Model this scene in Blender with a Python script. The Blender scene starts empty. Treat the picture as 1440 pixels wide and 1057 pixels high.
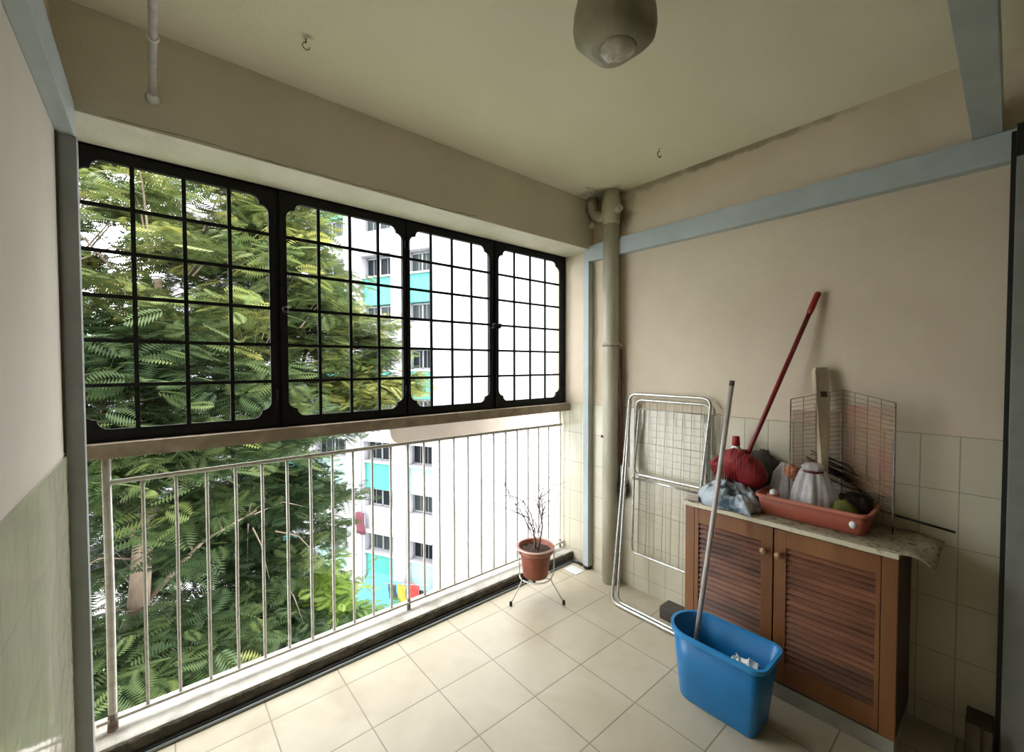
import bpy, bmesh, math, random
import numpy as np
from mathutils import Vector, Matrix, noise
D = bpy.data; SC = bpy.context.scene; COL = SC.collection
PI = math.pi
rnd = random.Random(7)

# ------------------------------------------------------------------ materials
def mat(name, col, rough=0.6, var=None, vscale=4.0, fine=None, bump=0.0, bscale=40.0, metal=0.0,
        spec=None, transl=0.0, alpha=1.0, stretch=None, vmin=0.4, vmax=0.65, detail=6):
    m = D.materials.new(name); m.use_nodes = True
    n = m.node_tree.nodes; l = m.node_tree.links
    b = n['Principled BSDF']; b.inputs['Roughness'].default_value = rough; b.inputs['Metallic'].default_value = metal
    if spec is not None: b.inputs['Specular IOR Level'].default_value = spec
    b.inputs['Base Color'].default_value = (*col, 1)
    b.inputs['Alpha'].default_value = alpha
    if transl: b.inputs['Transmission Weight'].default_value = transl
    tc = n.new('ShaderNodeTexCoord'); vec = tc.outputs['Object']
    if stretch:
        mp = n.new('ShaderNodeMapping'); mp.inputs['Scale'].default_value = stretch
        l.new(vec, mp.inputs['Vector']); vec = mp.outputs['Vector']
    src = None
    if var is not None:
        t = n.new('ShaderNodeTexNoise'); t.inputs['Scale'].default_value = vscale; t.inputs['Detail'].default_value = detail
        t.inputs['Roughness'].default_value = 0.6
        l.new(vec, t.inputs['Vector'])
        r = n.new('ShaderNodeValToRGB'); r.color_ramp.elements[0].position = vmin; r.color_ramp.elements[1].position = vmax
        r.color_ramp.elements[0].color = (*var, 1); r.color_ramp.elements[1].color = (*col, 1)
        l.new(t.outputs['Fac'], r.inputs['Fac']); src = r.outputs['Color']
        l.new(src, b.inputs['Base Color'])
    if bump:
        t2 = n.new('ShaderNodeTexNoise'); t2.inputs['Scale'].default_value = bscale; t2.inputs['Detail'].default_value = 5
        l.new(vec, t2.inputs['Vector'])
        bp = n.new('ShaderNodeBump'); bp.inputs['Strength'].default_value = bump; bp.inputs['Distance'].default_value = 0.01
        l.new(t2.outputs['Fac'], bp.inputs['Height']); l.new(bp.outputs['Normal'], b.inputs['Normal'])
    return m

def mixcol(m, fac_socket, col):
    """lay another colour over the base colour by a mask"""
    n = m.node_tree.nodes; l = m.node_tree.links; b = n['Principled BSDF']
    mx = n.new('ShaderNodeMix'); mx.data_type = 'RGBA'
    inp = b.inputs['Base Color']
    if inp.is_linked:
        l.new(inp.links[0].from_socket, mx.inputs['A'])
    else: mx.inputs['A'].default_value = inp.default_value
    mx.inputs['B'].default_value = (*col, 1)
    l.new(fac_socket, mx.inputs['Factor']); l.new(mx.outputs['Result'], inp)
    return mx

def tile_mat(name, axes, w, h, off, c1, c2, grout, rough, mortar=0.0022, marble=None, bumpy=0.0, gloss_noise=0.0):
    m = D.materials.new(name); m.use_nodes = True
    n = m.node_tree.nodes; l = m.node_tree.links; b = n['Principled BSDF']
    b.inputs['Roughness'].default_value = rough
    g = n.new('ShaderNodeTexCoord'); s = n.new('ShaderNodeSeparateXYZ'); c = n.new('ShaderNodeCombineXYZ')
    l.new(g.outputs['Object'], s.inputs[0])
    for i, a in enumerate(axes):
        ad = n.new('ShaderNodeMath'); ad.operation = 'ADD'; ad.inputs[1].default_value = off[i] + 10 * (w if i == 0 else h)
        l.new(s.outputs[a], ad.inputs[0]); l.new(ad.outputs[0], c.inputs[i])
    br = n.new('ShaderNodeTexBrick'); br.offset = 0; br.squash = 1
    br.inputs['Scale'].default_value = 1; br.inputs['Brick Width'].default_value = w; br.inputs['Row Height'].default_value = h
    br.inputs['Mortar Size'].default_value = mortar; br.inputs['Mortar Smooth'].default_value = 0.3
    br.inputs['Color1'].default_value = (*c1, 1); br.inputs['Color2'].default_value = (*c2, 1); br.inputs['Mortar'].default_value = (*grout, 1)
    l.new(c.outputs[0], br.inputs['Vector'])
    out = br.outputs['Color']
    if marble:
        t = n.new('ShaderNodeTexNoise'); t.inputs['Scale'].default_value = 5; t.inputs['Detail'].default_value = 8; t.inputs['Distortion'].default_value = 1.2
        l.new(g.outputs['Object'], t.inputs['Vector'])
        r = n.new('ShaderNodeValToRGB'); r.color_ramp.elements[0].position = .30; r.color_ramp.elements[1].position = .72
        r.color_ramp.elements[0].color = (*marble, 1); r.color_ramp.elements[1].color = (1, 1, 1, 1)
        l.new(t.outputs['Fac'], r.inputs['Fac'])
        mx = n.new('ShaderNodeMix'); mx.data_type = 'RGBA'; mx.blend_type = 'MULTIPLY'; mx.inputs['Factor'].default_value = 1
        l.new(out, mx.inputs['A']); l.new(r.outputs['Color'], mx.inputs['B']); out = mx.outputs['Result']
    l.new(out, b.inputs['Base Color'])
    bp = n.new('ShaderNodeBump'); bp.inputs['Strength'].default_value = .5; bp.inputs['Distance'].default_value = .003; bp.invert = True
    l.new(br.outputs['Fac'], bp.inputs['Height'])
    nrm = bp.outputs['Normal']
    if bumpy:
        t2 = n.new('ShaderNodeTexNoise'); t2.inputs['Scale'].default_value = 7; t2.inputs['Detail'].default_value = 2
        l.new(g.outputs['Object'], t2.inputs['Vector'])
        b2 = n.new('ShaderNodeBump'); b2.inputs['Strength'].default_value = bumpy; b2.inputs['Distance'].default_value = .02
        l.new(t2.outputs['Fac'], b2.inputs['Height']); l.new(nrm, b2.inputs['Normal']); nrm = b2.outputs['Normal']
    l.new(nrm, b.inputs['Normal'])
    if gloss_noise:
        t3 = n.new('ShaderNodeTexNoise'); t3.inputs['Scale'].default_value = 9; t3.inputs['Detail'].default_value = 6
        l.new(g.outputs['Object'], t3.inputs['Vector'])
        mr = n.new('ShaderNodeMapRange'); mr.inputs['From Min'].default_value = .35; mr.inputs['From Max'].default_value = .7
        mr.inputs['To Min'].default_value = rough; mr.inputs['To Max'].default_value = rough + gloss_noise
        l.new(t3.outputs['Fac'], mr.inputs['Value']); l.new(mr.outputs['Result'], b.inputs['Roughness'])
    return m

M = {}
M['plaster'] = mat('plaster_beige', (.66, .57, .44), .85, (.57, .48, .365), 2.2, bump=.25, bscale=60, vmin=.3, vmax=.7)
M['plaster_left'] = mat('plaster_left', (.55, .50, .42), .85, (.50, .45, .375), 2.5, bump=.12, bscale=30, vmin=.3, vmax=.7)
M['plaster_beam'] = mat('plaster_beam', (.74, .69, .57), .9, (.66, .61, .50), 3, bump=.3, bscale=90, vmin=.3, vmax=.7)
M['wall_back'] = mat('back_wall_paint', (.84, .80, .72), .8, (.80, .76, .68), 3)
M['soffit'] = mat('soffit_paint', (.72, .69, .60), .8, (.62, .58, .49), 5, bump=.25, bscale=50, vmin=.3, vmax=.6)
M['ceiling'] = mat('ceiling_paint', (.84, .81, .675), .85, (.78, .74, .61), 1.6, bump=.15, bscale=70, vmin=.3, vmax=.7)
M['blue'] = mat('blue_grey_paint', (.43, .485, .505), .42, (.38, .43, .44), 7, bump=.06, bscale=50)
M['blue_dark'] = mat('grey_blue_paint', (.33, .36, .36), .45, (.28, .30, .295), 7, bump=.06, bscale=50)  # darker and greyer mix than the other blue members
M['black_paint'] = mat('black_painted_steel', (.008, .008, .008), .6, (.013, .012, .011), 20, bump=.1, bscale=80, spec=.2)
M['rail'] = mat('railing_white_paint', (.52, .50, .45), .45, (.33, .29, .24), 25, bump=.1, bscale=60, vmin=.25, vmax=.5)
M['rail_rust'] = mat('railing_rusty_foot', (.12, .06, .04), .7, (.25, .2, .16), 60)
M['concrete'] = mat('kerb_concrete', (.50, .48, .43), .8, (.24, .215, .175), 9, bump=.5, bscale=60, vmin=.25, vmax=.55)
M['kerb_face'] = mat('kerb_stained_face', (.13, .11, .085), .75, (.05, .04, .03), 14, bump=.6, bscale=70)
M['sill'] = mat('sill_cement', (.42, .35, .27), .85, (.29, .23, .17), 12, bump=.4, bscale=50)
M['cable'] = mat('black_rubber', (.012, .012, .013), .35)
M['cable_grey'] = mat('grey_cable_highlight', (.25, .28, .29), .3)  # highlight of the black cable, given as a grey colour
M['panel'] = mat('beige_board', (.36, .30, .24), .8, (.32, .265, .21), 4)
M['pipe'] = mat('old_pvc_pipe', (.56, .53, .43), .48, (.42, .39, .30), 6, bump=.12, bscale=40, stretch=(1, 1, .3))
M['steel'] = mat('chrome_tube', (.62, .62, .58), .36, metal=.8, var=(.42, .42, .39), vscale=60)
M['wire'] = mat('wire_coated', (.42, .41, .36), .4, metal=.3)
M['wire_white'] = mat('white_coated_wire', (.72, .71, .66), .4)
M['rubber'] = mat('black_rubber_cap', (.012, .011, .01), .6)
M['terracotta'] = mat('terracotta_plastic', (.30, .085, .045), .5, (.25, .068, .038), 12)
M['terracotta_rim'] = mat('terracotta_rim', (.42, .16, .10), .5, (.34, .12, .075), 18)
M['soil'] = mat('dry_soil', (.07, .04, .025), .95, (.03, .018, .01), 60, bump=1, bscale=120)
M['twig'] = mat('dry_twig', (.22, .17, .14), .8, (.12, .09, .075), 40)
M['tree_bark'] = mat('tree_bark', (.17, .125, .08), .9, (.09, .065, .042), 6, bump=.6, bscale=14, stretch=(1, 1, .3))
M['tree_bark_dark'] = mat('tree_bark_dark', (.07, .06, .045), .9, (.035, .03, .022), 6, bump=.6, bscale=14)
M['wood'] = mat('varnished_wood', (.27, .115, .040), .38, (.15, .055, .019), 9, bump=.1, bscale=30, stretch=(1, 1, .12), vmin=.3, vmax=.7)
M['wood_h'] = mat('varnished_wood_louvre', (.22, .085, .040), .34, (.07, .024, .012), 22, bump=.1, bscale=30, stretch=(1, .10, 1), vmin=.36, vmax=.62)
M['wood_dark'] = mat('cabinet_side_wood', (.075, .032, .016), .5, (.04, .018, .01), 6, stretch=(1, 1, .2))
M['inside_shade'] = mat('cabinet_inside_shade', (.02, .01, .006), .8)
M['knob'] = mat('pale_wood_knob', (.34, .20, .10), .4)
M['plinth'] = mat('plinth_stone', (.42, .41, .37), .45, (.34, .33, .29), 10)
M['worktop'] = mat('worktop_vinyl', (.34, .30, .21), .55, (.10, .08, .05), 45, bump=.3, bscale=50, vmin=.35, vmax=.5)
M['lip'] = mat('vinyl_sheet_edge', (.58, .52, .38), .55, (.22, .17, .10), 30, vmin=.28, vmax=.42)
M['flap'] = mat('vinyl_sheet_flap', (.26, .25, .16), .6, (.12, .11, .065), 22, vmin=.3, vmax=.6)
M['bucket'] = mat('blue_plastic', (.010, .20, .50), .34, (.008, .17, .43), 4)
M['bucket_rim'] = mat('blue_plastic_rim', (.02, .25, .58), .32)
M['white_plastic'] = mat('white_plastic_wrap', (.75, .76, .76), .35, bump=.6, bscale=30)
M['ink'] = mat('dark_ink', (.05, .06, .09), .5)
M['red'] = mat('red_plastic', (.33, .012, .012), .4, (.25, .01, .01), 10)
M['red_dark'] = mat('red_handle', (.22, .01, .014), .35, (.15, .008, .01), 8)
M['bristle'] = mat('red_bristles', (.30, .008, .012), .55, (.12, .004, .006), 30, stretch=(1, 6, .3), bump=.5, bscale=40, vmin=.35, vmax=.6)
M['pink'] = mat('salmon_plastic', (.42, .115, .068), .42, (.37, .095, .058), 5)
M['pink_rim'] = mat('salmon_plastic_rim', (.46, .16, .10), .4)
M['maroon'] = mat('maroon_tube', (.10, .016, .012), .5)
M['alu'] = mat('aluminium_pole', (.58, .53, .52), .4, (.42, .38, .37), 30, metal=.1, stretch=(1, 1, .2))
M['bag_clear'] = mat('clear_plastic_bag', (.76, .73, .72), .32, (.62, .58, .58), 14, bump=.8, bscale=22, transl=.2, alpha=.74)
M['bag_blue'] = mat('blue_grey_bag', (.42, .49, .54), .38, (.08, .13, .19), 15, bump=1.0, bscale=30, vmin=.40, vmax=.52)  # dark noise patches paint the shading of the creases into the colour
M['paper'] = mat('printed_paper', (.55, .49, .42), .7, (.45, .16, .10), 55, vmin=.36, vmax=.42)
M['orange'] = mat('orange_plastic', (.50, .15, .05), .5)
M['grey_rag'] = mat('grey_rag', (.10, .095, .08), .9, (.05, .045, .038), 18, bump=.7, bscale=30)
M['green'] = mat('green_yellow_sponge', (.22, .20, .02), .8, (.05, .06, .01), 20)
M['dark_stuff'] = mat('dark_cloth', (.035, .018, .012), .85, (.018, .01, .008), 14, bump=.6, bscale=30)
M['pale_wood'] = mat('weathered_plank', (.55, .46, .32), .75, (.34, .27, .17), 10, bump=.25, bscale=40, stretch=(1, 1, .2))
M['rusty_wire'] = mat('rusty_wire', (.17, .12, .085), .5, (.28, .25, .21), 30, metal=.3)
M['pink_film'] = mat('pink_film', (.40, .11, .10), .45, (.36, .20, .09), 7, alpha=.42, bump=.4, bscale=20)
M['black'] = mat('black_stick', (.006, .006, .006), .5)
M['brown_box'] = mat('dark_brown_block', (.07, .055, .045), .5, (.035, .028, .022), 12, bump=.2, bscale=40)
M['drain'] = mat('drain_cover', (.62, .64, .66), .4)
M['door_grey'] = mat('door_frame_grey', (.25, .26, .235), .5, (.20, .21, .19), 5)
M['alu_dark'] = mat('dark_aluminium', (.01, .011, .01), .4)
M['timber_dark'] = mat('skirting_timber', (.10, .075, .05), .7, (.06, .045, .03), 8)
M['lamp_glass'] = mat('frosted_lamp_glass', (.40, .37, .26), .45, (.20, .18, .115), 5, bump=.2, bscale=18, vmin=.35, vmax=.7, transl=.15)
M['lamp_lens'] = mat('lamp_lens', (.62, .59, .50), .25, (.34, .31, .25), 16, bump=.8, bscale=18)
M['wall_white'] = mat('building_white', (.34, .33, .35), .85, (.29, .28, .30), .6)
M['wall_col'] = mat('building_column', (.22, .22, .24), .85)
M['teal'] = mat('teal_panel', (.030, .205, .175), .6, (.036, .23, .20), 1.5)
M['pale_teal'] = mat('pale_teal_panel', (.22, .33, .32), .6)
M['cyan'] = mat('cyan_awning', (.02, .19, .25), .6)
M['dark_glass'] = mat('window_glass_dark', (.010, .012, .015), .3, spec=.06)
M['grey_glass'] = mat('window_glass_grey', (.030, .036, .036), .3, spec=.1)
M['frame_w'] = mat('window_frame_pale', (.16, .17, .17), .5)
M['ground'] = mat('car_park_ground', (.42, .42, .40), .9, (.30, .31, .28), .5)
M['lawn'] = mat('lawn', (.10, .17, .03), .95, (.07, .12, .02), 1.5)
M['cloth_red'] = mat('cloth_red', (.30, .02, .02), .8)
M['cloth_yellow'] = mat('cloth_yellow', (.30, .21, .02), .8)
M['cloth_black'] = mat('cloth_black', (.02, .03, .03), .8)
M['cloth_maroon'] = mat('cloth_maroon', (.10, .02, .03), .8)
M['wall_tile_r'] = tile_mat('wall_tile_right', 'YZ', .112, .218, (-.123 + .112, -1.178), (.60, .56, .44), (.565, .525, .405), (.38, .34, .25), .22, marble=(.93, .92, .88), bumpy=.06)
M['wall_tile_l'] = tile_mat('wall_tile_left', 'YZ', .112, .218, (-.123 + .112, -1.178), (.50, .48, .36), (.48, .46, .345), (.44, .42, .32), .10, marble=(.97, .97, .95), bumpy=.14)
M['floor_tile'] = tile_mat('floor_tile', 'XY', .305, .305, (-.955, -1.942), (.50, .45, .34), (.475, .425, .32), (.27, .23, .165), .34, mortar=.003, marble=(.88, .87, .83), bumpy=.03, gloss_noise=.06)

# stains: mould along the top of the right wall, dirt with a shape of its own
def stain(m, centre, size, col, scale=9, lo=.35, hi=.9):
    n = m.node_tree.nodes; l = m.node_tree.links
    g = n.new('ShaderNodeTexCoord'); mp = n.new('ShaderNodeMapping')
    mp.inputs['Location'].default_value = [-c / s for c, s in zip(centre, size)]
    mp.inputs['Scale'].default_value = [1 / s for s in size]
    l.new(g.outputs['Object'], mp.inputs['Vector'])
    ln = n.new('ShaderNodeVectorMath'); ln.operation = 'LENGTH'; l.new(mp.outputs[0], ln.inputs[0])
    t = n.new('ShaderNodeTexNoise'); t.inputs['Scale'].default_value = scale; t.inputs['Detail'].default_value = 7; l.new(g.outputs['Object'], t.inputs['Vector'])
    a = n.new('ShaderNodeMath'); a.operation = 'MULTIPLY_ADD'; a.inputs[1].default_value = 1.6; a.inputs[2].default_value = -.8
    l.new(t.outputs['Fac'], a.inputs[0])
    s = n.new('ShaderNodeMath'); s.operation = 'ADD'; l.new(ln.outputs['Value'], s.inputs[0]); l.new(a.outputs[0], s.inputs[1])
    mr = n.new('ShaderNodeMapRange'); mr.inputs['From Min'].default_value = 1.0; mr.inputs['From Max'].default_value = .4
    mr.inputs['To Min'].default_value = 0; mr.inputs['To Max'].default_value = hi
    l.new(s.outputs[0], mr.inputs['Value'])
    mixcol(m, mr.outputs['Result'], col)
stain(M['plaster'], (2.39, 1.35, 2.585), (.2, .55, .03), (.26, .20, .14), 14, hi=.6)
stain(M['plaster'], (2.39, 1.72, 2.46), (.2, .15, .16), (.13, .10, .07), 12, hi=.7)
stain(M['plaster'], (2.39, .9, 2.59), (.2, .5, .025), (.20, .15, .10), 14, hi=.6)
stain(M['ceiling'], (2.33, 1.80, 2.6), (.17, .17, .2), (.16, .14, .10), 12, hi=.75)
stain(M['ceiling'], (.43, 1.6, 2.6), (.03, .02, .2), (.28, .25, .18), 12, hi=.6)
stain(M['plaster_beam'], (2.36, 1.92, 2.55), (.08, .2, .12), (.12, .10, .07), 12, hi=.7)
stain(M['wood'], (2.06, .268, .36), (.05, .016, .26), (.46, .33, .22), 26, hi=.7)
stain(M['floor_tile'], (.62, 1.86, 0), (.10, .16, .2), (.30, .25, .16), 10, hi=.35)
stain(M['floor_tile'], (.30, 1.95, 0), (.10, .16, .2), (.30, .25, .16), 10, hi=.35)

def leaf_mat(name, stops):
    m = D.materials.new(name); m.use_nodes = True
    n = m.node_tree.nodes; l = m.node_tree.links
    b = n['Principled BSDF']; out = n['Material Output']; b.inputs['Roughness'].default_value = .55
    b.inputs['Specular IOR Level'].default_value = .3
    at = n.new('ShaderNodeAttribute'); at.attribute_name = 'tint'
    r = n.new('ShaderNodeValToRGB')
    els = r.color_ramp.elements
    els[0].position = stops[0][0]; els[0].color = (*stops[0][1], 1); els[1].position = stops[-1][0]; els[1].color = (*stops[-1][1], 1)
    for p, c in stops[1:-1]:
        e = els.new(p); e.color = (*c, 1)
    l.new(at.outputs['Fac'], r.inputs['Fac']); l.new(r.outputs['Color'], b.inputs['Base Color'])
    tr = n.new('ShaderNodeBsdfTranslucent'); l.new(r.outputs['Color'], tr.inputs['Color'])
    mx = n.new('ShaderNodeMixShader'); mx.inputs[0].default_value = .35
    l.new(b.outputs[0], mx.inputs[1]); l.new(tr.outputs[0], mx.inputs[2]); l.new(mx.outputs[0], out.inputs[0])
    return m
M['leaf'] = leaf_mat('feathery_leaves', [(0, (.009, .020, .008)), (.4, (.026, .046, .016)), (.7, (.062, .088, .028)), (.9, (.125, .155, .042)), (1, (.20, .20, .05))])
M['leaf_lime'] = leaf_mat('lime_leaves', [(0, (.025, .055, .010)), (.5, (.07, .13, .02)), (1, (.18, .25, .035))])

# ------------------------------------------------------------------ mesh helpers
class MB:
    def __init__(s): s.bm = bmesh.new()
    def box(s, a, b, bevel=0.0, mtx=None):
        x0, y0, z0 = a; x1, y1, z1 = b
        if x0 > x1: x0, x1 = x1, x0
        if y0 > y1: y0, y1 = y1, y0
        if z0 > z1: z0, z1 = z1, z0
        v = [s.bm.verts.new(p) for p in ((x0, y0, z0), (x1, y0, z0), (x1, y1, z0), (x0, y1, z0), (x0, y0, z1), (x1, y0, z1), (x1, y1, z1), (x0, y1, z1))]
        f = [s.bm.faces.new([v[i] for i in q]) for q in ((3, 2, 1, 0), (4, 5, 6, 7), (0, 1, 5, 4), (1, 2, 6, 5), (2, 3, 7, 6), (3, 0, 4, 7))]
        if bevel:
            e = set(x for q in f for x in q.edges)
            r = bmesh.ops.bevel(s.bm, geom=list(e), offset=bevel, segments=2, affect='EDGES', profile=.7)
            v = list({w for q in r['faces'] for w in q.verts} | {w for w in v if w.is_valid})
        if mtx is not None: bmesh.ops.transform(s.bm, matrix=mtx, verts=v)
        return s
    def tube(s, pts, r, seg=8, closed=False, caps=True):
        P = [Vector(p) for p in pts]; n = len(P)
        R = r if hasattr(r, '__len__') else [r] * n
        T = []
        for i in range(n):
            if closed: t = P[(i + 1) % n] - P[i - 1]
            else: t = P[min(i + 1, n - 1)] - P[max(i - 1, 0)]
            T.append(t.normalized() if t.length > 1e-9 else Vector((0, 0, 1)))
        up = Vector((0, 0, 1)) if abs(T[0].z) < .9 else Vector((1, 0, 0))
        u = T[0].cross(up).normalized(); rings = []
        for i in range(n):
            u = (u - T[i] * u.dot(T[i])).normalized(); w = T[i].cross(u)
            rings.append([s.bm.verts.new(P[i] + (u * math.cos(2 * PI * k / seg) + w * math.sin(2 * PI * k / seg)) * R[i]) for k in range(seg)])
        m = n if closed else n - 1
        for i in range(m):
            a, b = rings[i], rings[(i + 1) % n]
            for k in range(seg):
                f = s.bm.faces.new((a[k], a[(k + 1) % seg], b[(k + 1) % seg], b[k])); f.smooth = True
        if caps and not closed:
            s.bm.faces.new(rings[0][::-1]); s.bm.faces.new(rings[-1])
        return s
    def lathe(s, prof, c=(0, 0, 0), seg=24, mod=None, smooth=True):
        rings = []
        for (r, z) in prof:
            ring = []
            for k in range(seg):
                a = 2 * PI * k / seg; q = r * (mod(a, z) if mod else 1)
                ring.append(s.bm.verts.new((c[0] + q * math.cos(a), c[1] + q * math.sin(a), c[2] + z)))
            rings.append(ring)
        for a, b in zip(rings, rings[1:]):
            for k in range(seg):
                f = s.bm.faces.new((a[k], a[(k + 1) % seg], b[(k + 1) % seg], b[k])); f.smooth = smooth
        if prof[0][0] > 1e-5: s.bm.faces.new(rings[0][::-1])
        if prof[-1][0] > 1e-5: s.bm.faces.new(rings[-1])
        return s
    def loft(s, rings, caps=True, closed_ring=True, smooth=True):
        R = [[s.bm.verts.new(p) for p in r] for r in rings]
        n = len(R[0])
        for a, b in zip(R, R[1:]):
            for k in range(n if closed_ring else n - 1):
                f = s.bm.faces.new((a[k], a[(k + 1) % n], b[(k + 1) % n], b[k])); f.smooth = smooth
        if caps and closed_ring: s.bm.faces.new(R[0][::-1]); s.bm.faces.new(R[-1])
        return s
    def quad(s, *p):
        s.bm.faces.new([s.bm.verts.new(q) for q in p]); return s
    def xf(s, mtx):
        bmesh.ops.transform(s.bm, matrix=mtx, verts=s.bm.verts); return s
    def build(s, name, m, parent=None, smooth_angle=None):
        bmesh.ops.recalc_face_normals(s.bm, faces=s.bm.faces)
        me = D.meshes.new(name); s.bm.to_mesh(me); s.bm.free()
        me.materials.append(M[m] if isinstance(m, str) else m)
        o = D.objects.new(name, me); COL.objects.link(o)
        if parent is not None: adopt(o, parent)
        return o
def adopt(o, parent):
    """child keeps its world place: its mesh is shifted into the parent's frame (parents here are only translated or rotated empties)"""
    o.parent = parent
    if parent.type == 'EMPTY' or True:
        mw = world(parent)
        if o.data and mw != Matrix.Identity(4): o.data.transform(mw.inverted())
def world(o):
    m = Matrix.LocRotScale(o.location, o.rotation_euler, o.scale)
    return world(o.parent) @ m if o.parent else m
def empty(name, loc, label=None, cat=None, group=None, kind=None, rz=0):
    o = D.objects.new(name, None); o.location = loc; o.rotation_euler = (0, 0, rz); o.empty_display_size = .05; COL.objects.link(o)
    return tag(o, label, cat, group, kind)
def tag(o, label=None, cat=None, group=None, kind=None):
    for k, v in (('label', label), ('category', cat), ('group', group), ('kind', kind)):
        if v: o[k] = v
    return o
def fillet(pts, r, k=5):
    P = [Vector(p) for p in pts]; out = [P[0]]
    for i in range(1, len(P) - 1):
        a, b, c = P[i - 1], P[i], P[i + 1]; u = (a - b); w = (c - b)
        rr = min(r, u.length * .49, w.length * .49); p = b + u.normalized() * rr; q = b + w.normalized() * rr
        for j in range(k + 1):
            t = j / k; out.append((1 - t) ** 2 * p + 2 * t * (1 - t) * b + t * t * q)
    out.append(P[-1]); return out
def lump(name, c, size, m, seed=0, amp=.25, freq=2.2, parent=None, sub=4, ridged=False, rz=0, flat_bottom=None):
    bm = bmesh.new(); bmesh.ops.create_icosphere(bm, subdivisions=sub, radius=1)
    o = Vector((seed * 7.3, seed * 3.1, seed * 5.7)); R = Matrix.Rotation(rz, 3, 'Z')
    for v in bm.verts:
        p = v.co.copy(); d = noise.fractal(p * freq + o, .9, 2.2, 4)
        if ridged: d = .5 - abs(d) * 1.7
        q = p * (1 + amp * d); q = Vector((q.x * size[0], q.y * size[1], q.z * size[2])); q = R @ q
        if flat_bottom is not None: q.z = max(q.z, -flat_bottom)
        v.co = q + Vector(c)
    for f in bm.faces: f.smooth = True
    mb = MB(); mb.bm.free(); mb.bm = bm
    return mb.build(name, m, parent)
def rrect(w, h, r, k=5):
    """rounded rectangle outline (w along x, h along y), ccw; r may be four radii for corners (++, -+, --, +-)"""
    rs = r if hasattr(r, '__len__') else (r,) * 4; out = []
    for i, (sx, sy) in enumerate(((1, 1), (-1, 1), (-1, -1), (1, -1))):
        rr = rs[i]; cx = sx * (w / 2 - rr); cy = sy * (h / 2 - rr)
        for j in range(k + 1):
            a = (i + j / k) * PI / 2; out.append((cx + rr * math.cos(a), cy + rr * math.sin(a)))
    return out

XL, XR, YB, YW, H = -.215, 2.388, 1.924, 2.178, 2.60   # left wall, right wall, beam face, grille plane, ceiling height
BACK = -2.6
# ------------------------------------------------------------------ setting
def S(name, mb, m, label, cat, parent=None):
    o = mb.build(name, m, parent)
    return tag(o, label, cat, None, 'structure') if parent is None else o
S('floor', MB().box((XL - .1, BACK - .1, -.12), (XR + .1, 2.112, 0)), 'floor_tile', 'beige square ceramic floor tiles of the service balcony', 'floor')
S('ceiling', MB().box((XL - .1, BACK - .1, H), (XR + .1, 2.32, H + .15)), 'ceiling', 'off-white painted ceiling above the balcony', 'ceiling')
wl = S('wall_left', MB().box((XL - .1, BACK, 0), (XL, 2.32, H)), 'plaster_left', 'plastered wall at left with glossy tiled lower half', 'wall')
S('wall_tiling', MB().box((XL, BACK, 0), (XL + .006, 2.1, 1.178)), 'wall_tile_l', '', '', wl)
wr = S('wall_right', MB().box((XR, BACK, 0), (XR + .1, 2.32, H)), 'plaster', 'beige plastered wall behind the cabinet, tiled below', 'wall')
S('wall_tiling', MB().box((XR - .007, .005, 0), (XR, 2.3, 1.178)), 'wall_tile_r', '', '', wr)
S('wall_back', MB().box((XL - .1, BACK - .1, 0), (XR + .1, BACK, H)), 'wall_back', 'plain wall behind the viewpoint', 'wall')
wf = S('wall_front', MB().box((XL - .1, YB, 2.265), (XR + .1, 2.32, H + .15)), 'plaster_beam', 'deep concrete beam above the barred windows', 'beam')
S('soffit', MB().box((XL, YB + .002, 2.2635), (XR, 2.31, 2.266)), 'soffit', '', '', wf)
# crack along the beam's lower edge
cr = MB(); pts = []
for i in range(60):
    x = -.1 + i * .025; pts.append((x, YB - .0005, 2.272 + .012 * noise.noise(Vector((x * 4, 0, 3))) + .006 * noise.noise(Vector((x * 23, 5, 3)))))
cr.tube(pts, [.0006 + .0018 * abs(noise.noise(Vector((p[0] * 9, 1, 1)))) for p in pts], 5)
S('crack', cr, 'rubber', '', '', wf)

# kerb and gutter edge
S('trim_1', MB().box((XL, 2.108, -.12), (XR, 2.30, .068), .012), 'concrete', 'worn concrete kerb under the balcony railing', 'kerb')
kf = MB(); ring = []
top = []; bot = []
for i in range(261):
    x = XL + .02 + (XR - XL - .03) * i / 260
    z = .056 + .010 * noise.noise(Vector((x * 30, 0, 0))) + .006 * noise.noise(Vector((x * 90, 0, 0))) + .004 * (i / 260)
    top.append(z); bot.append(x)
rows = [[(x, y, z) for x, z in zip(bot, zz)] for y, zz in ((2.1075, top), (2.102, top), (2.102, [0.0] * 261))]
kf.loft(rows, caps=False, closed_ring=False, smooth=False)
tag(kf.build('trim_2', 'kerb_face'), 'dark mouldy front face of the balcony kerb', 'kerb face', None, 'structure')
sl = MB().box((XL, 2.135, 1.118), (XR, 2.27, 1.174), .006)
S('trim_3', sl, 'sill', 'tan cement sill below the barred windows', 'sill')
# beige ledge outside, its near end rounded
LY = 2.75
o2 = []
x0, x1, z0, z1, r = 1.235, 6.0, .905, 1.06, .10
for j in range(7):
    a = PI + j / 6 * PI / 2; o2.append((x0 + r + r * math.cos(a), z0 + r + r * math.sin(a)))
o2 += [(x1, z0), (x1, z1), (x0 - .02, z1)]
S('trim_4', MB().loft([[(x, LY, z) for x, z in o2], [(x, LY + .12, z) for x, z in o2]], smooth=False), 'panel', 'beige concrete ledge outside, seen between sill and railing', 'ledge')
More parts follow.
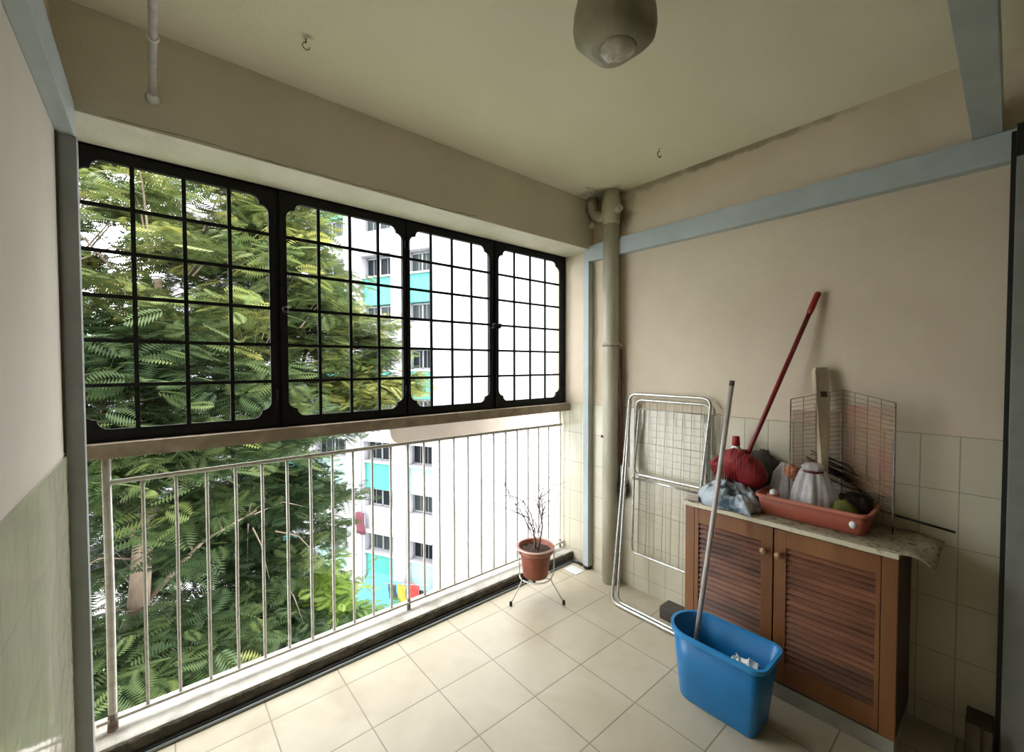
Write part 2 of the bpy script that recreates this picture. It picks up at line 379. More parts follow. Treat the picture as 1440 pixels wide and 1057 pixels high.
# blue timber members
S('trim_5', MB().box((XL, BACK, 2.18), (XL + .042, 1.962, 2.285), .003), 'blue', 'blue-grey beam along the top of the left wall', 'beam')
S('trim_6', MB().box((XL + .002, 1.915, 0), (XL + .046, 1.962, 2.18), .003), 'blue_dark', 'grey-blue post at left beside the railing', 'post')
S('trim_7', MB().box((XR - .05, -.005, 2.182), (XR, 1.972, 2.29), .003), 'blue', 'blue-grey beam along the right wall above the cabinet', 'beam')
rp = S('trim_8', MB().box((XR - .052, 1.925, .022), (XR - .004, 1.972, 2.182), .003), 'blue', 'pale blue post beside the waste pipe', 'post')
S('post_foot', MB().lathe([(.026, 0), (.030, .004), (.030, .018), (.024, .022)], (XR - .028, 1.948, 0), 14), 'rubber', '', '', rp)
xb = MB().box((XL, .036, 2.292), (XR - .0, .112, 2.40), .003)
S('trim_9', xb, 'blue', 'grey-blue beam overhead running towards the right wall', 'beam')
S('trim_10', MB().box((XL, 1.902, 1.19), (XL + .005, 1.914, 2.18)), 'timber_dark', 'thin brown strip in the corner by the left post', 'strip')
# doorway at right edge
S('door_1', MB().box((2.31, -.30, 0), (2.386, .003, 2.285), .003), 'door_grey', 'grey sliding door edge at the far right', 'door')
S('trim_11', MB().box((2.335, .004, 0), (2.380, .016, 2.28)), 'alu_dark', 'black door channel beside the grey door', 'door channel')
S('trim_12', MB().box((2.30, -.02, 2.182), (2.334, .0035, 2.292)), 'alu_dark', 'black end cap where the blue beam meets the door', 'cap')
S('trim_13', MB().box((2.25, .050, 0), (2.262, .088, .150)).box((2.262, .020, 0), (2.385, .088, .140)), 'timber_dark', 'low timber block on the floor by the door', 'block')
# cable along the kerb, its highlight added as a thin grey tube
path = [(XL + .01, 2.092, .0095), (2.335, 2.092, .0095), (2.356, 2.07, .0095), (2.356, 1.985, .0095)]
cb = tag(MB().tube(fillet(path, .03), .0095, 8).build('cable', 'cable'), 'thick black cable lying along the foot of the kerb', 'cable')
hs = tag(MB().tube(fillet([(XL + .01, 2.075, .007), (2.33, 2.075, .007)], .03), .0062, 8).build('cable_highlight', 'cable_grey'), 'thin grey tube standing in for the highlight on the black cable', 'cable_highlight')
tag(MB().box((2.215, 1.93, .0), (2.305, 2.045, .004), .0015).build('drain_cover', 'drain'), 'pale square drain cover in the floor corner', 'drain cover')

# ------------------------------------------------------------------ grille window
win = empty('window_1', (1.1, YW, 1.17), 'black metal barred window of four sashes above the railing', 'window', None, 'structure')
outer = (XL + .0, XR, 1.174, 2.264)
ops_ = [(-.197, .411), (.483, 1.060), (1.104, 1.660), (1.735, 2.314)]
ZB, ZT_ = 1.222, 2.216
fr = MB()
fr.box((outer[0], YW + .012, 2.226), (outer[1], YW + .052, 2.264)).box((outer[0], YW + .012, 1.174), (outer[1], YW + .052, 1.206))
fr.box((XR - .032, YW + .012, 1.2), (XR, YW + .052, 2.23)).box((.432, YW + .012, 1.2), (.462, YW + .052, 2.23)).box((1.68, YW + .012, 1.2), (1.715, YW + .052, 2.23)).box((1.075, YW + .012, 1.2), (1.089, YW + .052, 2.23))
fr.box((XL, YW - .003, 2.262), (XR, YW + .01, 2.2655))
fr.build('outer_frame', 'black_paint', win)
def ogee(x0, x1, z0, z1, r):
    out = []
    def arc(cx, cz, a0, a1):
        for j in range(5):
            a = a0 + (a1 - a0) * j / 4; out.append((cx + r * math.cos(a), cz + r * math.sin(a)))
    q = PI / 2
    arc(x0 + 2 * r, z0 + r, -q, -2 * q); arc(x0 + r, z0 + 2 * r, -q, -2 * q)
    arc(x0 + r, z1 - 2 * r, 2 * q, q); arc(x0 + 2 * r, z1 - r, 2 * q, q)
    arc(x1 - 2 * r, z1 - r, q, 0); arc(x1 - r, z1 - 2 * r, q, 0)
    arc(x1 - r, z0 + 2 * r, 0, -q); arc(x1 - 2 * r, z0 + r, 0, -q)
    return out
def sash(x0, x1, xo0, xo1, bars, latch_side):
    hole = ogee(x0, x1, ZB, ZT_, .036); rect = [(xo0, 1.186), (xo0, 2.256), (xo1, 2.256), (xo1, 1.186)]
    bm = bmesh.new()
    hv = [bm.verts.new((x, YW, z)) for x, z in hole]; rv = [bm.verts.new((x, YW, z)) for x, z in rect]
    for c in range(4):
        g = hv[c * 10:(c + 1) * 10]
        for i in range(9):
            if (g[i].co - g[i + 1].co).length > 1e-6: bm.faces.new((g[i], g[i + 1], rv[c]))
        bm.faces.new((g[9], hv[(c * 10 + 10) % 40], rv[(c + 1) % 4], rv[c]))
    r = bmesh.ops.extrude_face_region(bm, geom=bm.faces[:])
    bmesh.ops.translate(bm, vec=(0, .012, 0), verts=[e for e in r['geom'] if isinstance(e, bmesh.types.BMVert)])
    mb = MB(); mb.bm.free(); mb.bm = bm
    # flange around the edge of the sash
    s = mb.build('sash', 'black_paint', win)
    g = MB()
    for bx in bars: g.box((bx - .0072, YW + .001, ZB - .01), (bx + .0072, YW + .010, ZT_ + .01))
    for k in range(1, 6):
        z = ZB + (ZT_ - ZB) * k / 6; g.box((x0 - .01, YW - .002, z - .0070), (x1 + .01, YW + .006, z + .0070))
    g.build('grille_bars', 'black_paint', s)
    for zz in (1.30, 2.10):
        hx = xo0 + .004 if latch_side > 0 else xo1 - .004
        MB().tube([(hx, YW - .005, zz), (hx, YW - .005, zz + .05)], .005, 8).build('hinge', 'black_paint', s)
    if latch_side:
        lx = (xo1 - .012) if latch_side > 0 else (xo0 + .012)
        MB().lathe([(.006, 0), (.012, .006), (.015, .016), (.010, .026), (0, .03)], (lx, YW - .03, 1.70), 12).box((lx - .006, YW - .03, 1.695), (lx + .006, YW, 1.705)).build('latch', 'black_paint', s)
sash(-.197, .411, -.212, .440, (-.046, .110, .263), -1)
sash(.483, 1.060, .455, 1.078, (.624, .775, .922), -1)
sash(1.104, 1.660, 1.086, 1.688, (1.238, 1.380, 1.522), 1)
sash(1.735, 2.314, 1.708, 2.345, (1.872, 2.018, 2.164), -1)

# ------------------------------------------------------------------ railing
RY = 2.20
rl = empty('balcony_railing', (1.1, RY, .06), 'white painted steel railing with thin uprights on the balcony kerb', 'railing')
tr_ = []
for i in range(26):
    x = XL + .075 + (XR - .03 - XL - .075) * i / 25
    tr_.append((x, RY, 1.018 + .006 * math.sin(PI * i / 25) - .01 * (i / 25)))
MB().tube(tr_, .0095, 8).build('top_rail', 'rail', rl)
MB().box((XL + .03, RY - .012, .104), (XR - .005, RY + .016, .116), .002).build('bottom_rail', 'rail', rl)
for x, zt, yy, rr in ((-.140, 1.12, RY, .0135), (1.09, 1.018, RY, .0085), (2.352, 1.12, RY + .01, .006)):
    p = MB().tube([(x, yy, .058), (x, yy, .15), (x + .002, yy, .6), (x, yy, zt)], rr, 8).build('post', 'rail', rl)
    MB().lathe([(rr + .006, 0), (rr + .003, .012), (rr + .002, .05), (rr + .0005, .075)], (x, yy, .058), 10).build('post_foot', 'rail_rust', p)
for k in range(1, 24):
    if k == 12: continue
    x = -.140 + .1025 * k
    if x > 2.34: break
    w = rnd.uniform(-.0015, .0015)
    MB().tube([(x, RY, .112), (x + w, RY, .4), (x - w, RY, .7), (x, RY, 1.015)], .0068, 6).build('baluster', 'rail', rl)

# ------------------------------------------------------------------ waste pipe
px, py_ = 2.325, 1.727
pipe = empty('waste_pipe', (px, py_, 0), 'cream vertical waste pipe in the corner from floor to ceiling', 'pipe')
MB().tube([(px, py_, 0), (px, py_, 1.0), (px, py_, 2.42)], .052, 20).build('pipe_shaft', 'pipe', pipe)
MB().lathe([(.0525, 2.38), (.056, 2.385), (.057, 2.42), (.060, 2.43), (.061, 2.50), (.057, 2.54), (.054, 2.55), (.054, 2.60)], (px, py_, 0), 20).build('pipe_socket', 'pipe', pipe)
MB().lathe([(.053, 1.585), (.060, 1.588), (.060, 1.61), (.053, 1.613)], (px, py_, 0), 20).build('pipe_collar', 'pipe', pipe)
MB().tube(fillet([(px, py_ + .03, 2.45), (px, py_ + .12, 2.46), (px, py_ + .155, 2.52), (px, py_ + .16, 2.60)], .06), .034, 14).build('side_branch', 'pipe', pipe)
MB().tube([(px - .02, py_ + .13, 2.43), (px - .01, py_ + .16, 2.40)], .020, 12).build('branch_plug', 'pipe', pipe)
MB().tube([(px - .01, py_ - .05, 2.46), (px - .02, py_ - .085, 2.47)], [.026, .024], 14).build('access_plug', 'pipe', pipe)
MB().lathe([(.053, 1.58), (.0545, 1.582), (.0545, 1.590), (.053, 1.592)], (px, py_, 0), 20).box((px, py_ - .085, 1.582), (px + .006, py_ - .05, 1.592)).build('pipe_clamp', 'rail_rust', pipe)
MB().lathe([(.010, 0), (.010, .004), (0, .006)], (0, 0, 0), 10).xf(Matrix.Translation((px - .049, py_ + .030, .985)) @ Matrix.Rotation(-PI / 2 - .5, 4, 'Y')).build('wall_plug', 'maroon', pipe)
# long handled brush behind the pipe
br = empty('hanging_brush', (2.345, 1.662, .55), 'dark red rod with a brown fuzzy end hanging beside the waste pipe', 'brush')
MB().tube([(2.352, 1.664, 1.56), (2.352, 1.658, .80)], .008, 8).build('handle', 'maroon', br)
MB().tube([(2.352, 1.658, .80), (2.35, 1.645, .69)], [.006, .014], 8).build('ferrule', 'white_plastic', br)
lump('brush_head', (2.350, 1.640, .635), (.024, .026, .055), 'brown_box', 3, .5, 3, br)

# ------------------------------------------------------------------ ceiling rod, hooks, lamp
rod = empty('drying_rod', (.02, YB, 2.37), 'metal drying rod fixed to the beam at the upper left', 'rod')
MB().tube([(.018, YB - .028, 2.375), (.018, .55, 2.375)], .0105, 10).build('tube', 'alu', rod)
MB().tube([(.018, YB, 2.375), (.018, YB - .012, 2.375), (.018, YB - .045, 2.375)], [.022, .017, .013], 10).build('end_socket', 'white_plastic', rod)
MB().lathe([(.012, -.004), (.015, -.002), (.015, .002), (.012, .004)], (0, 0, 0), 12).xf(Matrix.Translation((.018, YB - .36, 2.375)) @ Matrix.Rotation(PI / 2, 4, 'X')).build('clip', 'wire_white', rod)
def hook(x, y, s, label):
    pts = [(x, y, 2.6), (x, y, 2.6 - .012 * s)]
    for j in range(9):
        a = PI / 2 + j / 8 * 1.5 * PI; pts.append((x + .010 * s * math.cos(a), y - .0 * s, 2.6 - .022 * s + .010 * s * math.sin(a)))
    tag(MB().tube(pts, .0018 * s, 6).build('ceiling_hook', 'rusty_wire'), label, 'hook')
hook(2.06, 1.225, 1.5, 'small wire hook in the ceiling near the waste pipe')
hook(.43, 1.615, 1.2, 'small rusty hook in the ceiling above the first barred sash')
lx, ly = 1.066, .782
lamp = empty('ceiling_lamp', (lx, ly, H), 'old frosted glass ceiling lamp with a round lens below', 'lamp')
rings = []
for (w, z, rr) in ((.130, 2.595, .05), (.165, 2.575, .055), (.192, 2.54, .06), (.206, 2.50, .062), (.210, 2.455, .062), (.200, 2.425, .06), (.168, 2.407, .055), (.125, 2.398, .05)):
    rings.append([(lx + x, ly + y, z) for x, y in rrect(w, w, rr, 6)])
MB().loft(rings).build('glass_shade', 'lamp_glass', lamp)
MB().lathe([(.0, -.010), (.020, -.010), (.040, -.005), (.052, .0), (.056, .008), (.050, .016)], (lx + .008, ly - .004, 2.390), 24).build('lens', 'lamp_lens', lamp)
MB().lathe([(.07, 0), (.075, -.008), (.06, -.02)], (lx, ly, H), 20).build('ceiling_plate', 'wire_white', lamp)

# ------------------------------------------------------------------ potted plant on a wire stand
sx, sy = 1.815, 1.915
st = empty('plant_stand', (sx, sy, 0), 'white wire plant stand with three black-tipped legs', 'plant stand')
feet = [(1.632, 1.94), (1.887, 1.741), (1.93, 2.05)]
for fx, fy in feet:
    d = Vector((fx - sx, fy - sy, 0)).normalized()
    lpts = [Vector((sx, sy, .33)) + d * .125, Vector((sx, sy, .24)) + d * .125, Vector((sx, sy, .165)) + d * .118, Vector((sx, sy, .135)) + d * .100, Vector((fx, fy, .012))]
    lg = MB().tube(fillet(lpts, .02, 3), .0038, 6).build('leg', 'wire_white', st)
    MB().lathe([(.009, 0), (.009, .022), (.005, .026)], (fx, fy, 0), 10).build('rubber_foot', 'rubber', lg)
def ringpts(cx, cy, z, r, n=28): return [(cx + r * math.cos(2 * PI * k / n), cy + r * math.sin(2 * PI * k / n), z) for k in range(n)]
MB().tube(ringpts(sx, sy, .134, .100), .004, 6, closed=True).build('base_ring', 'wire_white', st)
MB().tube(ringpts(sx, sy, .328, .126), .003, 6, closed=True).build('top_ring', 'wire_white', st)
cw = MB()
for a in (.4, .4 + PI / 2): cw.tube([(sx + .1 * math.cos(a), sy + .1 * math.sin(a), .134), (sx - .1 * math.cos(a), sy - .1 * math.sin(a), .134)], .003, 6)
cw.build('cross_wires', 'wire_white', st)
pot = empty('potted_plant', (sx, sy, .138), 'terracotta coloured plastic pot holding a dry leafless plant', 'plant')
MB().lathe([(.0, .139), (.074, .139), (.078, .143), (.095, .27), (.097, .285), (.0, .285)], (sx, sy, 0), 32).build('pot', 'terracotta', pot)
MB().lathe([(.096, .284), (.108, .288), (.114, .294), (.118, .322), (.115, .328), (.107, .328), (.103, .318), (.098, .287)], (sx, sy, 0), 32).build('pot_rim', 'terracotta_rim', pot)
so = MB().lathe([(.0, .302), (.03, .304), (.06, .300), (.085, .303), (.104, .298)], (sx, sy, 0), 24, mod=lambda a, z: 1)
for v in so.bm.verts: v.co.z += .010 * noise.noise(v.co * 40)
so.build('soil', 'soil', pot)
sb = MB()
def branch(p, d, L, r, depth, rn):
    pts = [p]; q = p.copy(); dd = d.normalized()
    n = 6
    for i in range(n):
        dd = (dd + Vector((rn.uniform(-.22, .22), rn.uniform(-.22, .22), rn.uniform(-.08, .12)))).normalized(); q = q + dd * L / n; pts.append(q.copy())
        if depth and i >= 1:
            for _ in range(1 if rn.random() < .8 else 2):
                side = Vector((rn.uniform(-1, 1), rn.uniform(-1, 1), rn.uniform(-.1, .6))).normalized()
                branch(q, dd * .6 + side * .8, L * rn.uniform(.25, .5), r * .45, depth - 1, rn)
    sb.tube(pts, [max(1.7 * r * (1 - .75 * i / n), .0012) for i in range(n + 1)], 5)
rn = random.Random(5)
branch(Vector((sx, sy, .295)), Vector((-.05, .05, 1)), .22, .0050, 1, rn)
branch(Vector((sx + .01, sy - .01, .295)), Vector((.08, -.05, 1)), .32, .0042, 2, rn)
branch(Vector((sx - .02, sy + .02, .42)), Vector((-.35, .3, .75)), .26, .0026, 2, rn)
branch(Vector((sx - .03, sy + .03, .50)), Vector((-.75, .35, .35)), .24, .0022, 1, rn)
branch(Vector((sx + .015, sy, .40)), Vector((.3, -.25, .8)), .24, .0022, 2, rn)
sb.tube([(sx, sy, .40), (sx - .03, sy + .01, .53), (sx - .09, sy + .01, .62), (sx - .18, sy, .675), (sx - .29, sy - .01, .705)], [.0036, .003, .0025, .002, .0015], 5)
for (p, q) in (((sx - .09, sy + .01, .62), (sx - .16, sy + .04, .60)), ((sx - .05, sy + .01, .56), (sx - .12, sy, .55)), ((sx - .12, sy + .01, .55), (sx - .2, sy, .50)), ((sx - .18, sy, .675), (sx - .2, sy + .02, .73)), ((sx + .04, sy - .03, .52), (sx + .13, sy - .06, .60)), ((sx + .03, sy - .03, .50), (sx + .12, sy - .05, .52))):
    sb.tube([p, q], [.0018, .0013], 4)
sb.build('stem', 'twig', pot)

# ------------------------------------------------------------------ folding clothes rack
rk = empty('folding_clothes_rack', (2.2, 1.33, 0), 'folded chrome clothes drying rack leaning against the right wall', 'clothes rack')
TOP = Vector((2.352, 0, 1.272)); BOT = Vector((2.115, 0, .013))
def pl(y, t, off=0):   # point on the leaning plane; t 0 bottom .. 1 top
    q = BOT.lerp(TOP, t); return Vector((q.x + off, y, q.z))
outer_pts = [pl(1.098, .03), pl(1.070, 1), pl(1.595, 1), pl(1.555, 0), pl(1.105, 0), pl(1.100, .05)]
MB().tube(fillet(outer_pts, .055, 6), .0092, 10).build('outer_leg_frame', 'steel', rk)
MB().tube(fillet([pl(1.582, .97, -.006), pl(1.532, 0.004, .022), pl(1.10, .004, .022), pl(1.10, .2, .022)], .05, 6), .0085, 10).build('inner_leg_frame', 'steel', rk)
def wl_(y, z, x=2.345): return Vector((x, y, z))
MB().tube(fillet([wl_(1.085, .60, 2.365), wl_(1.085, 1.235, 2.365), wl_(1.552, 1.235, 2.362), wl_(1.565, .255, 2.335), wl_(1.085, .255, 2.335), wl_(1.085, .60, 2.35)], .04, 5), .0075, 8).build('lower_wing_frame', 'steel', rk)
MB().tube(fillet([wl_(1.105, 1.18, 2.350), wl_(1.075, .765, 2.34), wl_(1.552, .765, 2.335), wl_(1.520, 1.18, 2.350)], .045, 5), .0085, 8).build('upper_wing_frame', 'steel', rk)
MB().tube([wl_(1.075, .735, 2.335), wl_(1.56, .735, 2.335)], .0065, 8).build('hinge_bar', 'steel', rk)
MB().tube([wl_(1.105, 1.18, 2.352), wl_(1.52, 1.18, 2.352)], .0035, 8).build('cross_bar', 'wire', rk)
for k in range(8):
    y = 1.135 + .055 * k
    MB().tube([wl_(y, 1.235, 2.372), wl_(y, .76, 2.350), wl_(y, .26, 2.335)], .0018, 5).build('line_wire', 'wire', rk)
for k in range(9):
    z = .80 + .042 * k; MB().tube([wl_(1.10, z, 2.356), wl_(1.53, z, 2.356)], .0009, 4).build('cross_wire', 'wire', rk)
for k in range(6):
    z = .45 + .042 * k; MB().tube([wl_(1.10, z, 2.345), wl_(1.55, z, 2.345)], .0009, 4).build('cross_wire', 'wire', rk)
for y in (1.585, 1.085):
    MB().tube([pl(y, .93, -.006), wl_(y, .80, 2.33)], .006, 8).build('strut', 'steel', rk)
tag(MB().box((2.205, 1.16, 0), (2.30, 1.29, .070), .006).box((2.212, 1.168, .070), (2.293, 1.282, .076), .002).build('brick_block', 'brown_box'), 'dark brown block on the floor behind the rack foot', 'block')

# ------------------------------------------------------------------ louvred cabinet
CX, CY0, CY1 = 2.06, .254, 1.063
cab = empty('louvred_cabinet', (2.2, .66, 0), 'brown wooden cabinet with two louvred doors on a pale plinth', 'cabinet')
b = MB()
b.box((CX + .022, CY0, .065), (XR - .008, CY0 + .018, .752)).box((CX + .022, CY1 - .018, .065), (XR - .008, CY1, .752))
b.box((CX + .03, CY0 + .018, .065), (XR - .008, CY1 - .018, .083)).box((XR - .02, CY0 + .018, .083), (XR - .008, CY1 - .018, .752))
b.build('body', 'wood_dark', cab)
MB().box((CX + .02, CY0, .066), (CX + .0205 + .002, CY0 + .001, .067)).box((CX, CY0, .066), (CX + .022, CY0 + .046, .752), .002).build('front_stile', 'wood', cab)
MB().box((CX, CY1 - .046, .066), (CX + .022, CY1, .752), .002).build('front_stile', 'wood', cab)
MB().box((CX + .028, CY0 + .01, .09), (CX + .03, CY1 - .01, .745)).build('shade_backing', 'inside_shade', cab)  # near-black sheet standing in for the shade behind the louvres
MB().box((CX + .004, CY0 + .002, 0), (XR - .008, CY1 - .002, .065), .002).build('plinth', 'plinth', cab)
def door(y0, y1, knob_y, st0, st1):
    d = MB().box((CX, y0, .074), (CX + .02, y0 + st0, .744), .002).box((CX, y1 - st1, .074), (CX + .02, y1, .744), .002)
    d.box((CX + .001, y0 + st0, .672), (CX + .019, y1 - st1, .744)).box((CX + .001, y0 + st0, .074), (CX + .019, y1 - st1, .160))
    dd = d.build('door', 'wood', cab)
    lv = MB(); n = 21; z0, z1 = .160, .672
    for i in range(n):
        z = z0 + (z1 - z0) * (i + .5) / n
        mt = Matrix.Translation((CX + .0105, 0, z)) @ Matrix.Rotation(math.radians(33), 4, 'Y')
        lv.box((-.0028, y0 + st0 - .002, -.0128), (.0028, y1 - st1 + .002, .0128), .0012, mt)
    lv.build('louvres', 'wood_h', dd)
    MB().lathe([(.006, 0), (.007, .010), (.014, .016), (.016, .024), (.012, .032), (0, .035)], (0, 0, 0), 16).xf(Matrix.Translation((CX, knob_y, .637)) @ Matrix.Rotation(-PI / 2, 4, 'Y')).build('knob', 'knob', dd)
door(.664, CY1 - .048, .694, .046, .020)
door(CY0 + .048, .658, .636, .014, .046)
wt = MB().box((CX - .012, CY0 - .006, .752), (XR - .008, CY1 + .006, .766), .003)
wt.build('top_board', 'wood', cab)
# vinyl sheet covering the top, sagging over the right end
rows = []
ys = [CY1 + .008, CY1 - .05] + [CY1 - .05 - (CY1 - .05 - CY0) * k / 12 for k in range(1, 13)]
for i in range(9):
    t = i / 8; x = CX - .014 + (XR - .012 - CX + .014) * t
    row = []
    for j, y in enumerate(ys): row.append((x, y, .7685 + .0025 * noise.noise(Vector((x * 20, y * 20, 0)))))
    for k in range(1, 6):
        u = k / 5; row.append((x + .015 * u * math.sin(t * 5), CY0 - .095 * u, .768 + .008 * math.sin(u * 2) - .030 * u * u * (1 - t * .6) + .006 * math.sin(t * 9 + u * 3)))
    rows.append(row)
fl = MB().loft(rows, caps=False, closed_ring=False); sheet = fl.build('vinyl_sheet', 'worktop', cab)
so_ = sheet.modifiers.new('th', 'SOLIDIFY'); so_.thickness = .004; so_.offset = 1
lip = MB(); lp = [(CX - .016, CY1 + .008 - (CY1 - CY0 + .01) * k / 30, .768 + .002 * noise.noise(Vector((k * .7, 0, 0)))) for k in range(31)]
lip.loft([[(x, y, z + .004) for x, y, z in lp], [(x - .002, y, z + .002) for x, y, z in lp], [(x - .002, y, z - .015 + .002 * noise.noise(Vector((y * 40, 1, 0)))) for x, y, z in lp]], caps=False, closed_ring=False)
lip.build('sheet_lip', 'lip', cab)
ZC = .774
# ------------------------------------------------------------------ salmon tray and what stands in it
def tub(name, parent, m, c, rim, base, h, r1, r2, thick=.004, k=6):
    """open tapered tub; rim/base = (w along x, l along y)"""
    rings = []
    def ring(w, l, rr, z, off=(0, 0)):
        return [(c[0] + off[0] + x, c[1] + off[1] + y, c[2] + z) for x, y in rrect(w, l, rr, k)]
    for t in (0, .02, .5, 1):
        w = base[0] + (rim[0] - base[0]) * t; l = base[1] + (rim[1] - base[1]) * t
        rr = [a + (bb - a) * t for a, bb in zip(r2, r1)]
        s_ = .006 if t == 0 else 0
        rings.append(ring(w - s_, l - s_, rr, h * t))
    for t in (1, .5, .04):
        w = base[0] + (rim[0] - base[0]) * t - 2 * thick; l = base[1] + (rim[1] - base[1]) * t - 2 * thick
        rr = [max(a + (bb - a) * t - thick, .004) for a, bb in zip(r2, r1)]
        rings.append(ring(w, l, rr, max(h * t, thick)))
    return MB().loft(rings).build(name, m, parent)
def rim_band(name, parent, m, c, rim, r, z, out, hgt, th=.003, k=6):
    a = [(c[0] + x, c[1] + y) for x, y in rrect(rim[0] - .006, rim[1] - .006, [max(q - .003, .004) for q in r], k)]
    bb = [(c[0] + x, c[1] + y) for x, y in rrect(rim[0] + 2 * out, rim[1] + 2 * out, [q + out for q in r], k)]
    cc = [(c[0] + x, c[1] + y) for x, y in rrect(rim[0] + 2 * out - 2 * th, rim[1] + 2 * out - 2 * th, [q + out - th for q in r], k)]
    R = [[(x, y, z) for x, y in a], [(x, y, z + .003) for x, y in a], [(x, y, z + .003) for x, y in bb], [(x, y, z - hgt) for x, y in bb], [(x, y, z - hgt) for x, y in cc], [(x, y, z) for x, y in cc]]
    mb = MB(); V = [[mb.bm.verts.new(p) for p in r_] for r_ in R]; n = len(V[0])
    for i in range(len(V)):
        p, q = V[i], V[(i + 1) % len(V)]
        for j in range(n): mb.bm.faces.new((p[j], p[(j + 1) % n], q[(j + 1) % n], q[j])).smooth = False
    return mb.build(name, m, parent)
tc_ = (2.243, .556, ZC)
tray = empty('plastic_tray', tc_, 'salmon pink rectangular plastic tray on the cabinet top', 'tray')
tub('tray_body', tray, 'pink', tc_, (.238, .404), (.214, .378), .090, [.03] * 4, [.025] * 4)
rim_band('tray_rim', tray, 'pink_rim', tc_, (.238, .404), [.03] * 4, tc_[2] + .088, .009, .010)
MB().lathe([(.0, 0), (.016, 0), (.016, .001), (0, .0012)], (0, 0, 0), 14).xf(Matrix.Translation((tc_[0] - .1142, tc_[1] - .155, tc_[2] + .042)) @ Matrix.Rotation(-PI / 2 - .13, 4, 'Y') @ Matrix.Scale(.8, 4, (0, 1, 0))).build('sticker', 'white_plastic', tray)

def bag(c, R, h, m, name, label, seed, parent=None, neck=.35, folds=9, sy_=1.0):
    rr = random.Random(seed); ph = [rr.uniform(0, 6) for _ in range(4)]
    def mod(a, z):
        t = z / h; return 1 + (.02 + .08 * t) * math.sin(folds * a + ph[0] + 2 * t) + .10 * noise.noise(Vector((1.3 * math.cos(a), 1.3 * math.sin(a), z * 22 + ph[3]))) + .05 * math.sin(3 * a + ph[1]) + .05 * math.sin(2 * folds * a + ph[2] - 3 * t)
    prof = [(0, 0), (R * .8, 0), (R * .98, h * .06), (R, h * .25), (R * .92, h * .5), (R * .75, h * .75), (R * (neck + .15), h * .92), (R * neck, h), (0, h * 1.0)]
    mb = MB().lathe(prof, (0, 0, 0), 60, mod)
    return mb.xf(Matrix.Translation(c) @ Matrix.Diagonal((1, sy_, 1, 1))).build(name, m, parent)
bw = empty('tied_bag', (2.20, .560, ZC + .008), 'white plastic bag tied with a red band in the tray', 'bag')
bag((2.218, .560, ZC + .008), .064, .215, 'bag_clear', 'bag', '', 2, bw, .45, 8, 1.35)
MB().tube(ringpts(2.218, .560, ZC + .215, .038, 16), .005, 6, closed=True).build('band', 'maroon', bw)
MB().lathe([(.030, 0), (.042, .022), (.030, .034), (.0, .036)], (2.218, .560, ZC + .214), 24, mod=lambda a, z: 1 + .12 * math.sin(7 * a)).build('bag_mouth', 'bag_clear', bw)
bo = empty('tied_bag', (2.29, .675, ZC + .008), 'clear plastic bag with orange contents behind the white tied bag', 'bag')
bag((2.292, .694, ZC + .008), .048, .21, 'bag_clear', 'bag', '', 4, bo, .22, 7, 1.25)
lump('contents', (2.272, .655, ZC + .185), (.022, .03, .032), 'orange', 2, .3, 2, bo)
cup = empty('small_cup', (2.165, .700, ZC + .008), 'small pink-red cup at the left end of the tray', 'cup')
MB().lathe([(.020, 0), (.026, .085), (.023, .085), (.018, .006), (0, .006)], (2.170, .700, ZC + .008), 18).build('cup_body', 'pink', cup)
MB().lathe([(.0, .070), (.021, .072), (.012, .10), (0, .105)], (2.170, .700, ZC + .008), 14).build('contents', 'white_plastic', cup)
tag(lump('sponge', (2.19, .440, ZC + .062), (.035, .045, .052), 'green', 5, .3, 2, None, 3, flat_bottom=.05), 'yellow-green crumpled sponge in the tray beside the white bag', 'sponge')
tag(lump('dark_cloth', (2.27, .425, ZC + .07), (.06, .06, .065), 'dark_stuff', 6, .4, 2, None, 4, flat_bottom=.06), 'dark crumpled cloth at the right end of the tray', 'cloth')
tag(lump('grey_rag', (2.345, .80, ZC + .125), (.034, .07, .125), 'grey_rag', 8, .30, 2.4, None, 4, flat_bottom=.12), 'dark grey rag heap against the wall behind the broom head', 'rag')

# wire rack standing open like a book behind the tray, with pink film
wr_ = empty('wire_rack', (2.35, .5, ZC), 'tall pinkish wire rack opened like a book behind the pink tray', 'rack')
A0, Bc, C0 = Vector((2.235, .655, 0)), Vector((2.372, .49, 0)), Vector((2.262, .298, 0))
def panel(P, Q, zb, zt0, zt1, film):
    f = MB().tube([(P.x, P.y, zb), (P.x, P.y, zt0), (Q.x, Q.y, zt1), (Q.x, Q.y, zb)], .0032, 6, closed=True).build('wire_frame', 'rusty_wire', wr_)
    w = MB()
    for k in range(1, 22):
        t = k / 22; z0 = zb + (zt0 - zb) * t; z1 = zb + (zt1 - zb) * t
        w.tube([(P.x, P.y, z0), (Q.x, Q.y, z1)], .0011, 4)
    for k in (1, 2, 3):
        t = k / 4; q = P.lerp(Q, t); w.tube([(q.x, q.y, zb), (q.x, q.y, zt0 + (zt1 - zt0) * t)], .0014, 4)
    w.build('mesh_wires', 'rusty_wire', f)
    u = MB(); rows = []
    for i in range(7):
        t = i / 6; q = P.lerp(Q, .04 + .92 * t); n_ = Vector((Q.y - P.y, P.x - Q.x, 0)).normalized()
        rows.append([tuple(q + n_ * (.005 * math.sin(5 * t + j)) + Vector((0, 0, zb + .03 + (film - zb - .03) * j / 6))) for j in range(7)])
    u.loft(rows, caps=False, closed_ring=False); u.build('pink_film', 'pink_film', f)
zb = ZC + .015
panel(A0, Bc, zb + .10, 1.30, 1.345, 1.25)
panel(Bc, C0, zb + .10, 1.345, 1.305, 1.28)
